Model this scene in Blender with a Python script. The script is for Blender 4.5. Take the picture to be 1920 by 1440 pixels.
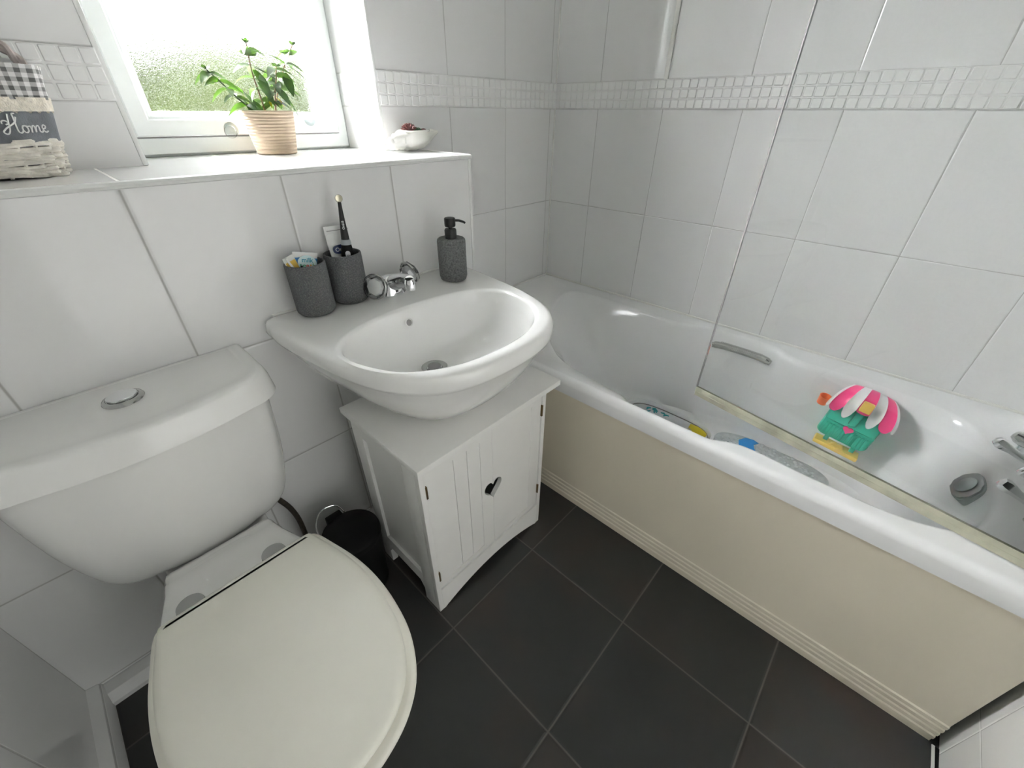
import bpy, bmesh, math, random
from mathutils import Vector, Matrix
random.seed(7)
PI = math.pi
for o in list(bpy.data.objects): bpy.data.objects.remove(o)
C = bpy.context.scene.collection
scene = bpy.context.scene

# ---------------- camera ----------------
cd = bpy.data.cameras.new('camera'); cam = bpy.data.objects.new('camera', cd); C.objects.link(cam)
cd.sensor_width = 36; cd.lens = 768.4/1920*36; cd.clip_start = .02
R = Vector((.6810, -.7323, .0070)); U = Vector((.4007, .3805, .8335)); F = Vector((.6130, .5648, -.5525))
R.normalize(); F = (F - R*F.dot(R)).normalized(); U = R.cross(F)
m = Matrix.Identity(4)
for i in range(3):
    m[i][0] = R[i]; m[i][1] = U[i]; m[i][2] = -F[i]
m[0][3], m[1][3], m[2][3] = -1.5380, -1.1994, 1.1326
cam.matrix_world = m
scene.camera = cam

# ---------------- light ----------------
vs = scene.view_settings
vs.view_transform = 'Standard'; vs.look = 'None'; vs.gamma = 1; vs.use_curve_mapping = False
vs.exposure = 2.9
w = bpy.data.worlds.new('overcast_sky'); scene.world = w; w.use_nodes = True
bg = w.node_tree.nodes['Background']
bg.inputs['Color'].default_value = (.97, .985, 1.0, 1); bg.inputs['Strength'].default_value = 4.2
# overcast sky with a broad brighter patch where the veiled sun stands, up and to the left of the window
SKY_BASE, SKY_PATCH = 1.0, 86.0
_n = w.node_tree.nodes; _l = w.node_tree.links
_tc = _n.new('ShaderNodeTexCoord'); _dp = _n.new('ShaderNodeVectorMath'); _dp.operation = 'DOT_PRODUCT'
_dp.inputs[1].default_value = Vector((-.60, .77, .74)).normalized(); _l.new(_tc.outputs['Generated'], _dp.inputs[0])
_mx = _n.new('ShaderNodeMath'); _mx.operation = 'MAXIMUM'; _mx.inputs[1].default_value = 0; _l.new(_dp.outputs['Value'], _mx.inputs[0])
_pw = _n.new('ShaderNodeMath'); _pw.operation = 'POWER'; _pw.inputs[1].default_value = 15; _l.new(_mx.outputs[0], _pw.inputs[0])
_ma = _n.new('ShaderNodeMath'); _ma.operation = 'MULTIPLY_ADD'; _ma.inputs[1].default_value = SKY_PATCH; _ma.inputs[2].default_value = SKY_BASE
_l.new(_pw.outputs[0], _ma.inputs[0]); _l.new(_ma.outputs[0], bg.inputs['Strength'])
pl = bpy.data.lights.new('window_portal', 'AREA'); pl.shape = 'RECTANGLE'; pl.size = .50; pl.size_y = .86
pl.cycles.is_portal = True
po = bpy.data.objects.new('window_portal', pl); C.objects.link(po)
po.location = (-1.07, .30, 1.56); po.rotation_euler = (-PI/2, 0, 0)
def area(name, loc, rot, sx, sy, power, col):
    l = bpy.data.lights.new(name, 'AREA'); l.shape = 'RECTANGLE'; l.size = sx; l.size_y = sy; l.energy = power; l.color = col
    o = bpy.data.objects.new(name, l); C.objects.link(o); o.location = loc; o.rotation_euler = rot
    return o
area('hall_fill_light', (-1.15, -2.52, .95), (PI/2, 0, PI), 1.25, 1.8, 1.65, (.98, .99, 1.0))    # added fill light in the unseen hall, shining in through the doorway
scene.cycles.max_bounces = 14; scene.cycles.diffuse_bounces = 8; scene.cycles.glossy_bounces = 6
scene.cycles.transparent_max_bounces = 16; scene.cycles.transmission_bounces = 8
scene.cycles.sample_clamp_indirect = 6.0
scene.cycles.blur_glossy = .5

# ---------------- material helpers ----------------
def newmat(name):
    mt = bpy.data.materials.new(name); mt.use_nodes = True
    nt = mt.node_tree; b = nt.nodes['Principled BSDF']
    return mt, nt, b
def mat(name, col, rough=.5, metal=0., noise=0., nscale=40., bump=0., bscale=200., coat=0., spec=.5):
    mt, nt, b = newmat(name)
    b.inputs['Base Color'].default_value = (*col, 1); b.inputs['Roughness'].default_value = rough
    b.inputs['Metallic'].default_value = metal; b.inputs['Coat Weight'].default_value = coat
    b.inputs['Specular IOR Level'].default_value = spec
    tc = nt.nodes.new('ShaderNodeTexCoord')
    if noise:
        n = nt.nodes.new('ShaderNodeTexNoise'); n.inputs['Scale'].default_value = nscale; n.inputs['Detail'].default_value = 4
        nt.links.new(tc.outputs['Object'], n.inputs['Vector'])
        r = nt.nodes.new('ShaderNodeMapRange'); r.inputs[1].default_value = .3; r.inputs[2].default_value = .7
        r.inputs[3].default_value = 1-noise; r.inputs[4].default_value = 1+noise
        nt.links.new(n.outputs['Fac'], r.inputs[0])
        mx = nt.nodes.new('ShaderNodeVectorMath'); mx.operation = 'SCALE'; mx.inputs[0].default_value = col
        nt.links.new(r.outputs[0], mx.inputs['Scale']); nt.links.new(mx.outputs[0], b.inputs['Base Color'])
    if bump:
        n2 = nt.nodes.new('ShaderNodeTexNoise'); n2.inputs['Scale'].default_value = bscale; n2.inputs['Detail'].default_value = 3
        nt.links.new(tc.outputs['Object'], n2.inputs['Vector'])
        bp = nt.nodes.new('ShaderNodeBump'); bp.inputs['Strength'].default_value = bump; bp.inputs['Distance'].default_value = .002
        nt.links.new(n2.outputs['Fac'], bp.inputs['Height']); nt.links.new(bp.outputs[0], b.inputs['Normal'])
    return mt

class NG:
    """tiny node-math helper"""
    def __init__(s, nt): s.nt = nt
    def m(s, op, a, b=None, c=None):
        n = s.nt.nodes.new('ShaderNodeMath'); n.operation = op
        for i, v in enumerate((a, b, c)):
            if v is None: continue
            if isinstance(v, (int, float)): n.inputs[i].default_value = v
            else: s.nt.links.new(v, n.inputs[i])
        return n.outputs[0]
def edge_dist(g, v, off, pitch):
    """distance (m) to the nearest line off + k*pitch"""
    t = g.m('DIVIDE', g.m('SUBTRACT', v, off), pitch)
    fr = g.m('FRACT', t)
    return g.m('MULTIPLY', g.m('MINIMUM', fr, g.m('SUBTRACT', 1., fr)), pitch), g.m('FLOOR', t)
def tile_mat(name, ax, u0, up, zs, col, gcol, gw=.0016, rough=.05, var=.012, mottle=None, dead=None, warp=.0004, ay='Z'):
    """tiles on the plane of axis ax ('X'/'Y') and Z; zs = (z0, pitch) or (zsplit, z0lo, z0hi, pitch)"""
    mt, nt, b = newmat(name); g = NG(nt)
    geo = nt.nodes.new('ShaderNodeNewGeometry'); sp = nt.nodes.new('ShaderNodeSeparateXYZ')
    nt.links.new(geo.outputs['Position'], sp.inputs[0])
    u = sp.outputs[ax]; z = sp.outputs[ay]
    du, fu = edge_dist(g, u, u0, up)
    if len(zs) == 2:
        dz, fz = edge_dist(g, z, zs[0], zs[1])
    else:
        hi = g.m('GREATER_THAN', z, zs[0])
        off = g.m('ADD', zs[1], g.m('MULTIPLY', hi, zs[2]-zs[1]))
        dz, fz = edge_dist(g, z, off, zs[3])
    d = g.m('MINIMUM', du, dz)
    mask = g.m('MULTIPLY_ADD', d, 1/(gw*.6), -.45)     # 0 in the grout -> 1 on the tile
    mk = nt.nodes.new('ShaderNodeClamp'); nt.links.new(mask, mk.inputs[0])
    # slight tint for each tile
    wn = nt.nodes.new('ShaderNodeTexWhiteNoise'); wn.noise_dimensions = '2D'
    cb = nt.nodes.new('ShaderNodeCombineXYZ'); nt.links.new(fu, cb.inputs[0]); nt.links.new(fz, cb.inputs[1])
    nt.links.new(cb.outputs[0], wn.inputs['Vector'])
    k = g.m('MULTIPLY_ADD', wn.outputs['Value'], 2*var, 1-var)
    tcv = nt.nodes.new('ShaderNodeVectorMath'); tcv.operation = 'SCALE'; tcv.inputs[0].default_value = col
    nt.links.new(k, tcv.inputs['Scale'])
    tilecol = tcv.outputs[0]
    if mottle:
        nz = nt.nodes.new('ShaderNodeTexNoise'); nz.inputs['Scale'].default_value = mottle[1]; nz.inputs['Detail'].default_value = 5
        ad = nt.nodes.new('ShaderNodeVectorMath'); ad.operation = 'ADD'
        nt.links.new(geo.outputs['Position'], ad.inputs[0]); nt.links.new(wn.outputs['Color'], ad.inputs[1])
        nt.links.new(ad.outputs[0], nz.inputs['Vector'])
        rp = nt.nodes.new('ShaderNodeMapRange'); rp.inputs[1].default_value = .42; rp.inputs[2].default_value = .68
        nt.links.new(nz.outputs['Fac'], rp.inputs[0])
        mx = nt.nodes.new('ShaderNodeMix'); mx.data_type = 'RGBA'
        nt.links.new(rp.outputs[0], mx.inputs['Factor']); nt.links.new(tilecol, mx.inputs[6]); mx.inputs[7].default_value = (*mottle[0], 1)
        tilecol = mx.outputs[2]
    mx = nt.nodes.new('ShaderNodeMix'); mx.data_type = 'RGBA'
    nt.links.new(mk.outputs[0], mx.inputs['Factor']); mx.inputs[6].default_value = (*gcol, 1)
    nt.links.new(tilecol, mx.inputs[7]); nt.links.new(mx.outputs[2], b.inputs['Base Color'])
    rr = g.m('MULTIPLY_ADD', mk.outputs[0], rough-.6, .6); nt.links.new(rr, b.inputs['Roughness'])
    # relief: pillowed tile edges and a faint waviness
    hgt = nt.nodes.new('ShaderNodeMapRange'); hgt.interpolation_type = 'SMOOTHSTEP'
    hgt.inputs[1].default_value = 0; hgt.inputs[2].default_value = gw*2.2; nt.links.new(d, hgt.inputs[0])
    wv = nt.nodes.new('ShaderNodeTexNoise'); wv.inputs['Scale'].default_value = 7; wv.inputs['Detail'].default_value = 1
    nt.links.new(geo.outputs['Position'], wv.inputs['Vector'])
    h = g.m('ADD', g.m('MULTIPLY', hgt.outputs[0], .0009), g.m('MULTIPLY', wv.outputs['Fac'], warp))
    bp = nt.nodes.new('ShaderNodeBump'); bp.inputs['Strength'].default_value = 1; bp.inputs['Distance'].default_value = 1
    nt.links.new(h, bp.inputs['Height']); nt.links.new(bp.outputs[0], b.inputs['Normal'])
    return mt

W_ = (.79, .788, .785)
TP = .2525
GR = (.46, .455, .44)
M = {}
M['tile_back'] = tile_mat('white_glazed_tile_back', 'X', -.283, TP, (1.185, 1.1453-.3316*5, 1.2248, .3316), W_, GR)
M['tile_right'] = tile_mat('white_glazed_tile_right', 'Y', -.1995, TP, (1.185, 1.1453-.3316*5, 1.2248, .3316), W_, GR)
M['tile_boxing'] = tile_mat('white_glazed_tile_boxing', 'X', -.682, TP, (1.036-.3316*5, .3316), W_, GR, gw=.0030)
M['tile_side'] = tile_mat('white_glazed_tile_side', 'Y', -.245, TP, (1.036-.3316*5, .3316), W_, GR)
M['tile_front'] = tile_mat('white_glazed_tile_front', 'X', -.70+TP*.0, TP, (.138, .3316), (.80,.80,.78), (.85,.85,.83))
M['tile_sill'] = tile_mat('white_glazed_tile_sill', 'X', -.682+TP*.02, TP, (-.26-.3316, .3316*4), W_, (.78,.77,.74), gw=.0028, rough=.12, ay='Y')
M['floor_tile'] = tile_mat('charcoal_stone_tile', 'X', -.921, .318, (-.722, .318), (.030, .030, .029), (.10, .094, .08), gw=.0030, rough=.42, var=.12, mottle=((.042, .031, .027), 5.), ay='Y')
M['mosaic'] = mat('white_mosaic', (.82, .818, .81), .28, bump=.15, bscale=60)
M['grout_white'] = mat('white_grout', (.72, .71, .67), .6)
M['sealant'] = mat('white_sealant', (.82, .81, .78), .4)
M['ceramic'] = mat('white_vitreous_ceramic', (.83, .828, .815), .09, coat=.3, noise=.01, nscale=3)
M['acrylic'] = mat('white_acrylic', (.84, .842, .845), .13, coat=.2, noise=.01, nscale=3)
M['plastic_white'] = mat('white_plastic', (.78, .785, .77), .22)
M['upvc'] = mat('white_upvc', (.80, .83, .82), .24)
M['seat'] = mat('cream_painted_wood', (.82, .805, .725), .42, noise=.025, nscale=6)
M['paint'] = mat('white_painted_wood', (.80, .795, .775), .38, noise=.02, nscale=8)
M['ceiling'] = mat('white_emulsion', (.78, .78, .76), .8, noise=.02, nscale=5, bump=.2, bscale=80)
M['panel'] = mat('yellowed_ivory_acrylic', (.80, .735, .605), .28, noise=.03, nscale=2.5)
M['chrome'] = mat('chrome', (.78, .79, .80), .06, metal=1)
M['chrome_dull'] = mat('brushed_chrome', (.55, .55, .54), .22, metal=1)
M['black'] = mat('black_plastic', (.004, .004, .004), .55, spec=.2)
M['matte_black'] = mat('matte_black', (.012, .012, .012), .45)
M['brass'] = mat('aged_brass', (.16, .11, .05), .4, metal=.8)
M['rubber_dark'] = mat('dark_braided_hose', (.035, .028, .020), .5, noise=.5, nscale=150)
M['soil'] = mat('dark_soil', (.05, .035, .02), .9, noise=.4, nscale=120, bump=.8)
M['stem'] = mat('brown_stem', (.14, .08, .04), .7, noise=.3, nscale=90)
M['silver_bristle'] = mat('silver_brush_head', (.75, .70, .55), .2, metal=.8)
M['grey_band'] = mat('grey_plastic', (.30, .32, .34), .3)
M['light_grey'] = mat('light_grey_plastic', (.62, .63, .63), .3)
M['hinge_grey'] = mat('grey_hinge_cap', (.42, .42, .42), .25, metal=.3)
M['smoke'] = mat('smoky_chrome', (.34, .38, .37), .34, metal=.8)
M['teal'] = mat('teal_plastic', (.045, .44, .31), .3)
M['pink'] = mat('pink_plastic', (.72, .055, .19), .3)
M['toy_white'] = mat('white_toy_plastic', (.82, .82, .82), .3)
M['orange'] = mat('orange_plastic', (.85, .20, .07), .35)
M['yellow'] = mat('yellow_plastic', (.78, .53, .10), .35)
M['wicker'] = mat('whitewashed_wicker', (.80, .76, .69), .7, noise=.15, nscale=60, bump=.6)
M['lace'] = mat('cream_lace', (.78, .72, .62), .85, noise=.12, nscale=150, bump=.8, bscale=400)
M['grey_cloth'] = mat('grey_linen', (.20, .21, .23), .9, noise=.25, nscale=30, bump=.5, bscale=500)
M['embroidery'] = mat('white_thread', (.80, .79, .78), .8)
M['navy'] = mat('navy_card', (.03, .02, .09), .5)
M['shell'] = mat('white_glazed_shell', (.86, .85, .80), .18)
M['succulent'] = mat('maroon_succulent', (.15, .045, .04), .55, noise=.3, nscale=120)
M['succ_green'] = mat('dark_green_succulent', (.05, .10, .05), .55)
M['tray'] = mat('white_glossy_plastic', (.80, .80, .82), .2)
M['blue'] = mat('blue_print', (.02, .22, .55), .4)
M['navy_ink'] = mat('navy_ink', (.015, .03, .12), .4)
M['grey_ink'] = mat('grey_ink', (.25, .24, .24), .5)
M['white_ink'] = mat('white_ink', (.85, .85, .85), .5)
M['stone_inner'] = mat('dark_cup_inside', (.02, .02, .022), .7)

def leaf_mat(name, col, trans):
    mt, nt, b = newmat(name)
    b.inputs['Base Color'].default_value = (*col, 1); b.inputs['Roughness'].default_value = .45
    t = nt.nodes.new('ShaderNodeBsdfTranslucent'); t.inputs[0].default_value = (*trans, 1)
    mx = nt.nodes.new('ShaderNodeMixShader'); mx.inputs[0].default_value = .45
    nt.links.new(b.outputs[0], mx.inputs[1]); nt.links.new(t.outputs[0], mx.inputs[2])
    nt.links.new(mx.outputs[0], nt.nodes['Material Output'].inputs[0])
    return mt
M['leaf'] = leaf_mat('green_leaf', (.022, .050, .012), (.028, .065, .005))
M['leaf_pale'] = leaf_mat('pale_green_leaf', (.055, .095, .035), (.045, .085, .012))
M['leaf_yellow'] = leaf_mat('yellow_leaf', (.40, .33, .03), (.40, .30, .02))

def stone_mat():
    """charcoal stoneware, fine vertical ribs on the side facing the room, pale specks"""
    mt, nt, b = newmat('charcoal_ribbed_stoneware'); g = NG(nt)
    tc = nt.nodes.new('ShaderNodeTexCoord'); sp = nt.nodes.new('ShaderNodeSeparateXYZ')
    nt.links.new(tc.outputs['Object'], sp.inputs[0])
    ang = g.m('ARCTAN2', sp.outputs[1], sp.outputs[0])
    rib = g.m('SINE', g.m('MULTIPLY', ang, 96))
    n = nt.nodes.new('ShaderNodeTexNoise'); n.inputs['Scale'].default_value = 420; n.inputs['Detail'].default_value = 2
    nt.links.new(tc.outputs['Object'], n.inputs['Vector'])
    r = nt.nodes.new('ShaderNodeMapRange'); r.inputs[1].default_value = .45; r.inputs[2].default_value = .75
    nt.links.new(n.outputs['Fac'], r.inputs[0])
    mx = nt.nodes.new('ShaderNodeMix'); mx.data_type = 'RGBA'
    mx.inputs[6].default_value = (.105, .107, .112, 1); mx.inputs[7].default_value = (.22, .22, .22, 1)
    nt.links.new(r.outputs[0], mx.inputs['Factor']); nt.links.new(mx.outputs[2], b.inputs['Base Color'])
    b.inputs['Roughness'].default_value = .75
    h = g.m('ADD', g.m('MULTIPLY', rib, .0006), g.m('MULTIPLY', n.outputs['Fac'], .0006))
    bp = nt.nodes.new('ShaderNodeBump'); bp.inputs['Strength'].default_value = .8; bp.inputs['Distance'].default_value = 1
    nt.links.new(h, bp.inputs['Height']); nt.links.new(bp.outputs[0], b.inputs['Normal'])
    return mt
M['stone'] = stone_mat()
M['stone_plain'] = mat('charcoal_speckled_stoneware', (.14, .141, .14), .8, noise=.45, nscale=260, bump=.5, bscale=500)

def pot_mat():
    mt, nt, b = newmat('beige_wavy_ceramic')
    tc = nt.nodes.new('ShaderNodeTexCoord')
    mp = nt.nodes.new('ShaderNodeMapping'); mp.inputs['Scale'].default_value = (15, 15, 82)
    nt.links.new(tc.outputs['Object'], mp.inputs[0])
    wv = nt.nodes.new('ShaderNodeTexWave'); wv.wave_type = 'BANDS'; wv.bands_direction = 'Z'
    wv.inputs['Scale'].default_value = .55; wv.inputs['Distortion'].default_value = 3.2; wv.inputs['Detail'].default_value = 2; wv.inputs['Detail Scale'].default_value = 1.3
    nt.links.new(mp.outputs[0], wv.inputs[0])
    b.inputs['Base Color'].default_value = (.50, .39, .275, 1); b.inputs['Roughness'].default_value = .6
    bp = nt.nodes.new('ShaderNodeBump'); bp.inputs['Strength'].default_value = .7; bp.inputs['Distance'].default_value = .003
    nt.links.new(wv.outputs['Fac'], bp.inputs['Height']); nt.links.new(bp.outputs[0], b.inputs['Normal'])
    return mt
M['pot'] = pot_mat()

def gingham_mat():
    mt, nt, b = newmat('grey_gingham'); g = NG(nt)
    tc = nt.nodes.new('ShaderNodeTexCoord'); sp = nt.nodes.new('ShaderNodeSeparateXYZ')
    nt.links.new(tc.outputs['Object'], sp.inputs[0])
    ang = g.m('ARCTAN2', sp.outputs[1], sp.outputs[0])
    a = g.m('GREATER_THAN', g.m('FRACT', g.m('MULTIPLY', ang, 6.5)), .5)
    c = g.m('GREATER_THAN', g.m('FRACT', g.m('MULTIPLY', sp.outputs[2], 88)), .5)
    k = g.m('SUBTRACT', 1.0, g.m('MULTIPLY', g.m('ADD', a, c), .40))
    cc = nt.nodes.new('ShaderNodeVectorMath'); cc.operation = 'SCALE'; cc.inputs[0].default_value = (.74, .73, .72)
    nt.links.new(k, cc.inputs['Scale']); nt.links.new(cc.outputs[0], b.inputs['Base Color'])
    b.inputs['Roughness'].default_value = .9
    return mt
M['gingham'] = gingham_mat()

def glass_mat(name, tint, gloss_rough=0., base=.04, haze=.0):
    """thin clear sheet: see-through with a fresnel reflection (same for every ray) and a little water-mark haze"""
    mt, nt, b = newmat(name); nt.nodes.remove(b)
    tr = nt.nodes.new('ShaderNodeBsdfTransparent'); tr.inputs[0].default_value = (*tint, 1)
    gl = nt.nodes.new('ShaderNodeBsdfGlossy'); gl.inputs['Roughness'].default_value = gloss_rough
    fr = nt.nodes.new('ShaderNodeFresnel'); fr.inputs[0].default_value = 1.45
    mx = nt.nodes.new('ShaderNodeMixShader')
    nt.links.new(fr.outputs[0], mx.inputs[0]); nt.links.new(tr.outputs[0], mx.inputs[1]); nt.links.new(gl.outputs[0], mx.inputs[2])
    out = mx.outputs[0]
    if haze:
        df = nt.nodes.new('ShaderNodeBsdfDiffuse'); df.inputs[0].default_value = (.85, .87, .86, 1)
        n = nt.nodes.new('ShaderNodeTexNoise'); n.inputs['Scale'].default_value = 260; n.inputs['Detail'].default_value = 2
        tc = nt.nodes.new('ShaderNodeTexCoord'); nt.links.new(tc.outputs['Object'], n.inputs[0])
        r = nt.nodes.new('ShaderNodeMapRange'); r.inputs[1].default_value = .45; r.inputs[2].default_value = .75
        r.inputs[3].default_value = haze*.5; r.inputs[4].default_value = haze*2
        nt.links.new(n.outputs['Fac'], r.inputs[0])
        m2 = nt.nodes.new('ShaderNodeMixShader'); nt.links.new(r.outputs[0], m2.inputs[0])
        nt.links.new(out, m2.inputs[1]); nt.links.new(df.outputs[0], m2.inputs[2]); out = m2.outputs[0]
    nt.links.new(out, nt.nodes['Material Output'].inputs[0])
    return mt
M['glass'] = glass_mat('clear_glass', (.992, .998, .995), haze=.012)
M['clear'] = glass_mat('clear_plastic', (.90, .92, .92), .05)
M['crystal'] = glass_mat('clear_tap_crystal', (.93, .94, .94), .03)
M['seal'] = mat('translucent_seal', (.42, .41, .32), .25, noise=.3, nscale=12)
M['mat_clear'] = glass_mat('clear_bath_mat', (.86, .88, .88), .1, haze=.06)

def frosted():
    """patterned obscure glass: refracts the garden into speckles"""
    mt, nt, b = newmat('patterned_obscure_glass'); nt.nodes.remove(b)
    tc = nt.nodes.new('ShaderNodeTexCoord')
    n = nt.nodes.new('ShaderNodeTexNoise'); n.inputs['Scale'].default_value = 210; n.inputs['Detail'].default_value = 1.5
    nt.links.new(tc.outputs['Object'], n.inputs[0])
    bp = nt.nodes.new('ShaderNodeBump'); bp.inputs['Strength'].default_value = 1.; bp.inputs['Distance'].default_value = .0038
    nt.links.new(n.outputs['Fac'], bp.inputs['Height'])
    rf = nt.nodes.new('ShaderNodeBsdfRefraction'); rf.inputs['IOR'].default_value = 1.35; rf.inputs['Roughness'].default_value = .02
    nt.links.new(bp.outputs[0], rf.inputs['Normal'])
    tr = nt.nodes.new('ShaderNodeBsdfTransparent'); tr.inputs[0].default_value = (.95, .97, .96, 1)
    mx = nt.nodes.new('ShaderNodeMixShader'); mx.inputs[0].default_value = .92
    nt.links.new(tr.outputs[0], mx.inputs[1]); nt.links.new(rf.outputs[0], mx.inputs[2])
    tl = nt.nodes.new('ShaderNodeBsdfTranslucent'); tl.inputs[0].default_value = (.92, .95, .94, 1)
    m3 = nt.nodes.new('ShaderNodeMixShader'); m3.inputs[0].default_value = .0
    nt.links.new(mx.outputs[0], m3.inputs[1]); nt.links.new(tl.outputs[0], m3.inputs[2])
    gl = nt.nodes.new('ShaderNodeBsdfGlossy'); gl.inputs['Roughness'].default_value = .1
    nt.links.new(bp.outputs[0], gl.inputs['Normal'])
    m2 = nt.nodes.new('ShaderNodeMixShader'); m2.inputs[0].default_value = .05
    nt.links.new(m3.outputs[0], m2.inputs[1]); nt.links.new(gl.outputs[0], m2.inputs[2])
    nt.links.new(m2.outputs[0], nt.nodes['Material Output'].inputs[0])
    return mt
M['frosted'] = frosted()
M['hedge'] = mat('garden_hedge_green', (.042, .060, .012), .9, noise=.5, nscale=2, bump=.5)
M['lawn'] = mat('lawn_green', (.030, .042, .012), .9, noise=.3, nscale=2)

# ---------------- mesh helpers ----------------
def obj(name, bm, m, parent=None, smooth=38, loc=None):
    me = bpy.data.meshes.new(name); bmesh.ops.recalc_face_normals(bm, faces=bm.faces)
    bm.to_mesh(me); bm.free()
    if m is not None: me.materials.append(m)
    for p in me.polygons: p.use_smooth = True
    if smooth: me.set_sharp_from_angle(angle=math.radians(smooth))
    o = bpy.data.objects.new(name, me); C.objects.link(o)
    if loc: o.location = loc
    if parent is not None:
        o.parent = parent
        if parent.type == 'EMPTY' or True:
            o.matrix_parent_inverse = parent.matrix_basis.inverted()
    return o
def tag(o, label, cat, group=None):
    o['label'] = label; o['category'] = cat
    if group: o['group'] = group
    return o
def thing(name, label, cat, loc=(0, 0, 0), group=None):
    o = bpy.data.objects.new(name, None); C.objects.link(o); o.location = loc
    o.empty_display_size = .05
    return tag(o, label, cat, group)
def struct(name, bm, m, parent=None, smooth=38):
    o = obj(name, bm, m, parent, smooth)
    if parent is None: o['kind'] = 'structure'
    return o
def box(x0, x1, y0, y1, z0, z1, bev=0., bm=None, seg=2):
    b = bm or bmesh.new(); t = bmesh.new()
    bmesh.ops.create_cube(t, size=1)
    for v in t.verts:
        v.co = Vector(((x0+x1)/2 + v.co.x*(x1-x0), (y0+y1)/2 + v.co.y*(y1-y0), (z0+z1)/2 + v.co.z*(z1-z0)))
    if bev: bmesh.ops.bevel(t, geom=t.edges[:], offset=bev, segments=seg, affect='EDGES', profile=.5)
    return merge(b, t)
def merge(b, t):
    me = bpy.data.meshes.new('t'); t.to_mesh(me); t.free(); b.from_mesh(me); bpy.data.meshes.remove(me); return b
def xform(bm, mtx):
    bmesh.ops.transform(bm, matrix=mtx, verts=bm.verts[:]); return bm
def loft(rings, cap0=True, cap1=True, closed=True, bm=None):
    b = bm or bmesh.new(); vr = [[b.verts.new(p) for p in r] for r in rings]; n = len(rings[0])
    for a, c in zip(vr, vr[1:]):
        for i in range(n if closed else n-1):
            j = (i+1) % n
            b.faces.new((a[i], a[j], c[j], c[i]))
    if cap0: b.faces.new(vr[0][::-1])
    if cap1: b.faces.new(vr[-1])
    return b
def lathe(prof, n=40, c=(0, 0, 0), cap0=True, cap1=True, bm=None):
    rings = [[(c[0]+r*math.cos(2*PI*i/n), c[1]+r*math.sin(2*PI*i/n), c[2]+z) for i in range(n)] for r, z in prof]
    return loft(rings, cap0, cap1, bm=bm)
def axis_mtx(p, d, up=(0, 0, 1)):
    d = Vector(d).normalized(); q = d.to_track_quat('Z', 'Y'); return Matrix.Translation(Vector(p)) @ q.to_matrix().to_4x4()
def tube(pts, rad, n=10, bm=None, cap=True):
    pts = [Vector(p) for p in pts]; rads = rad if isinstance(rad, (list, tuple)) else [rad]*len(pts)
    rings = []; prev = None
    for i, p in enumerate(pts):
        t = (pts[min(i+1, len(pts)-1)] - pts[max(i-1, 0)]).normalized()
        if prev is None:
            a = Vector((0, 0, 1)) if abs(t.z) < .9 else Vector((1, 0, 0))
            nrm = t.cross(a).normalized()
        else:
            nrm = (prev - t*prev.dot(t)).normalized()
        prev = nrm; bn = t.cross(nrm)
        rings.append([p + (nrm*math.cos(2*PI*k/n) + bn*math.sin(2*PI*k/n))*rads[i] for k in range(n)])
    return loft(rings, cap, cap, bm=bm)
def cr(pts, per=6, closed=True):
    """Catmull-Rom through points"""
    P = [Vector(p) for p in pts]; n = len(P); out = []
    rng = range(n) if closed else range(n-1)
    for i in rng:
        if closed: a, b_, c, d = P[(i-1) % n], P[i], P[(i+1) % n], P[(i+2) % n]
        else: a, b_, c, d = P[max(i-1, 0)], P[i], P[i+1], P[min(i+2, n-1)]
        for k in range(per):
            t = k/per
            out.append(.5*((2*b_) + (c-a)*t + (2*a-5*b_+4*c-d)*t*t + (3*b_-a-3*c+d)*t*t*t))
    if not closed: out.append(P[-1])
    return out
def prism(poly, d0, d1, mtx=None, bev=0., bm=None):
    """2-D polygon (u,v) extruded along w from d0 to d1; mtx places (u,v,w)"""
    t = bmesh.new()
    loft([[(u, v, d0) for u, v in poly], [(u, v, d1) for u, v in poly]], bm=t)
    if bev:
        ed = [e for e in t.edges if abs(e.verts[0].co.z - e.verts[1].co.z) < 1e-6]
        bmesh.ops.bevel(t, geom=ed, offset=bev, segments=2, affect='EDGES')
    if mtx is not None: xform(t, mtx)
    return merge(bm, t) if bm else t
def smooth_rings(rings, per=4):
    cols = [cr([r[i] for r in rings], per, False) for i in range(len(rings[0]))]
    return [[tuple(c[k]) for c in cols] for k in range(len(cols[0]))]
def text_mesh(s, size, depth=.0004, font_shear=0., bold=0.):
    cu = bpy.data.curves.new('txt', 'FONT'); cu.body = s; cu.size = size; cu.extrude = depth; cu.shear = font_shear; cu.offset = bold
    cu.align_x = 'CENTER'; cu.align_y = 'CENTER'; cu.resolution_u = 3
    o = bpy.data.objects.new('txt', cu); C.objects.link(o)
    bpy.context.view_layer.update()
    me = bpy.data.meshes.new_from_object(o.evaluated_get(bpy.context.evaluated_depsgraph_get()))
    bpy.data.objects.remove(o); b = bmesh.new(); b.from_mesh(me); bpy.data.meshes.remove(me); return b
def boolean(o, cutter_bm, op='DIFFERENCE'):
    me = bpy.data.meshes.new('cut'); bmesh.ops.recalc_face_normals(cutter_bm, faces=cutter_bm.faces); cutter_bm.to_mesh(me); cutter_bm.free()
    c = bpy.data.objects.new('cut', me); C.objects.link(c)
    md = o.modifiers.new('b', 'BOOLEAN'); md.object = c; md.operation = op; md.solver = 'EXACT'
    bpy.context.view_layer.update()
    nm = bpy.data.meshes.new_from_object(o.evaluated_get(bpy.context.evaluated_depsgraph_get()))
    o.modifiers.clear(); old = o.data; o.data = nm; nm.name = o.name; bpy.data.meshes.remove(old); bpy.data.objects.remove(c)
    for p in nm.polygons: p.use_smooth = True
    nm.set_sharp_from_angle(angle=math.radians(30))

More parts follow.
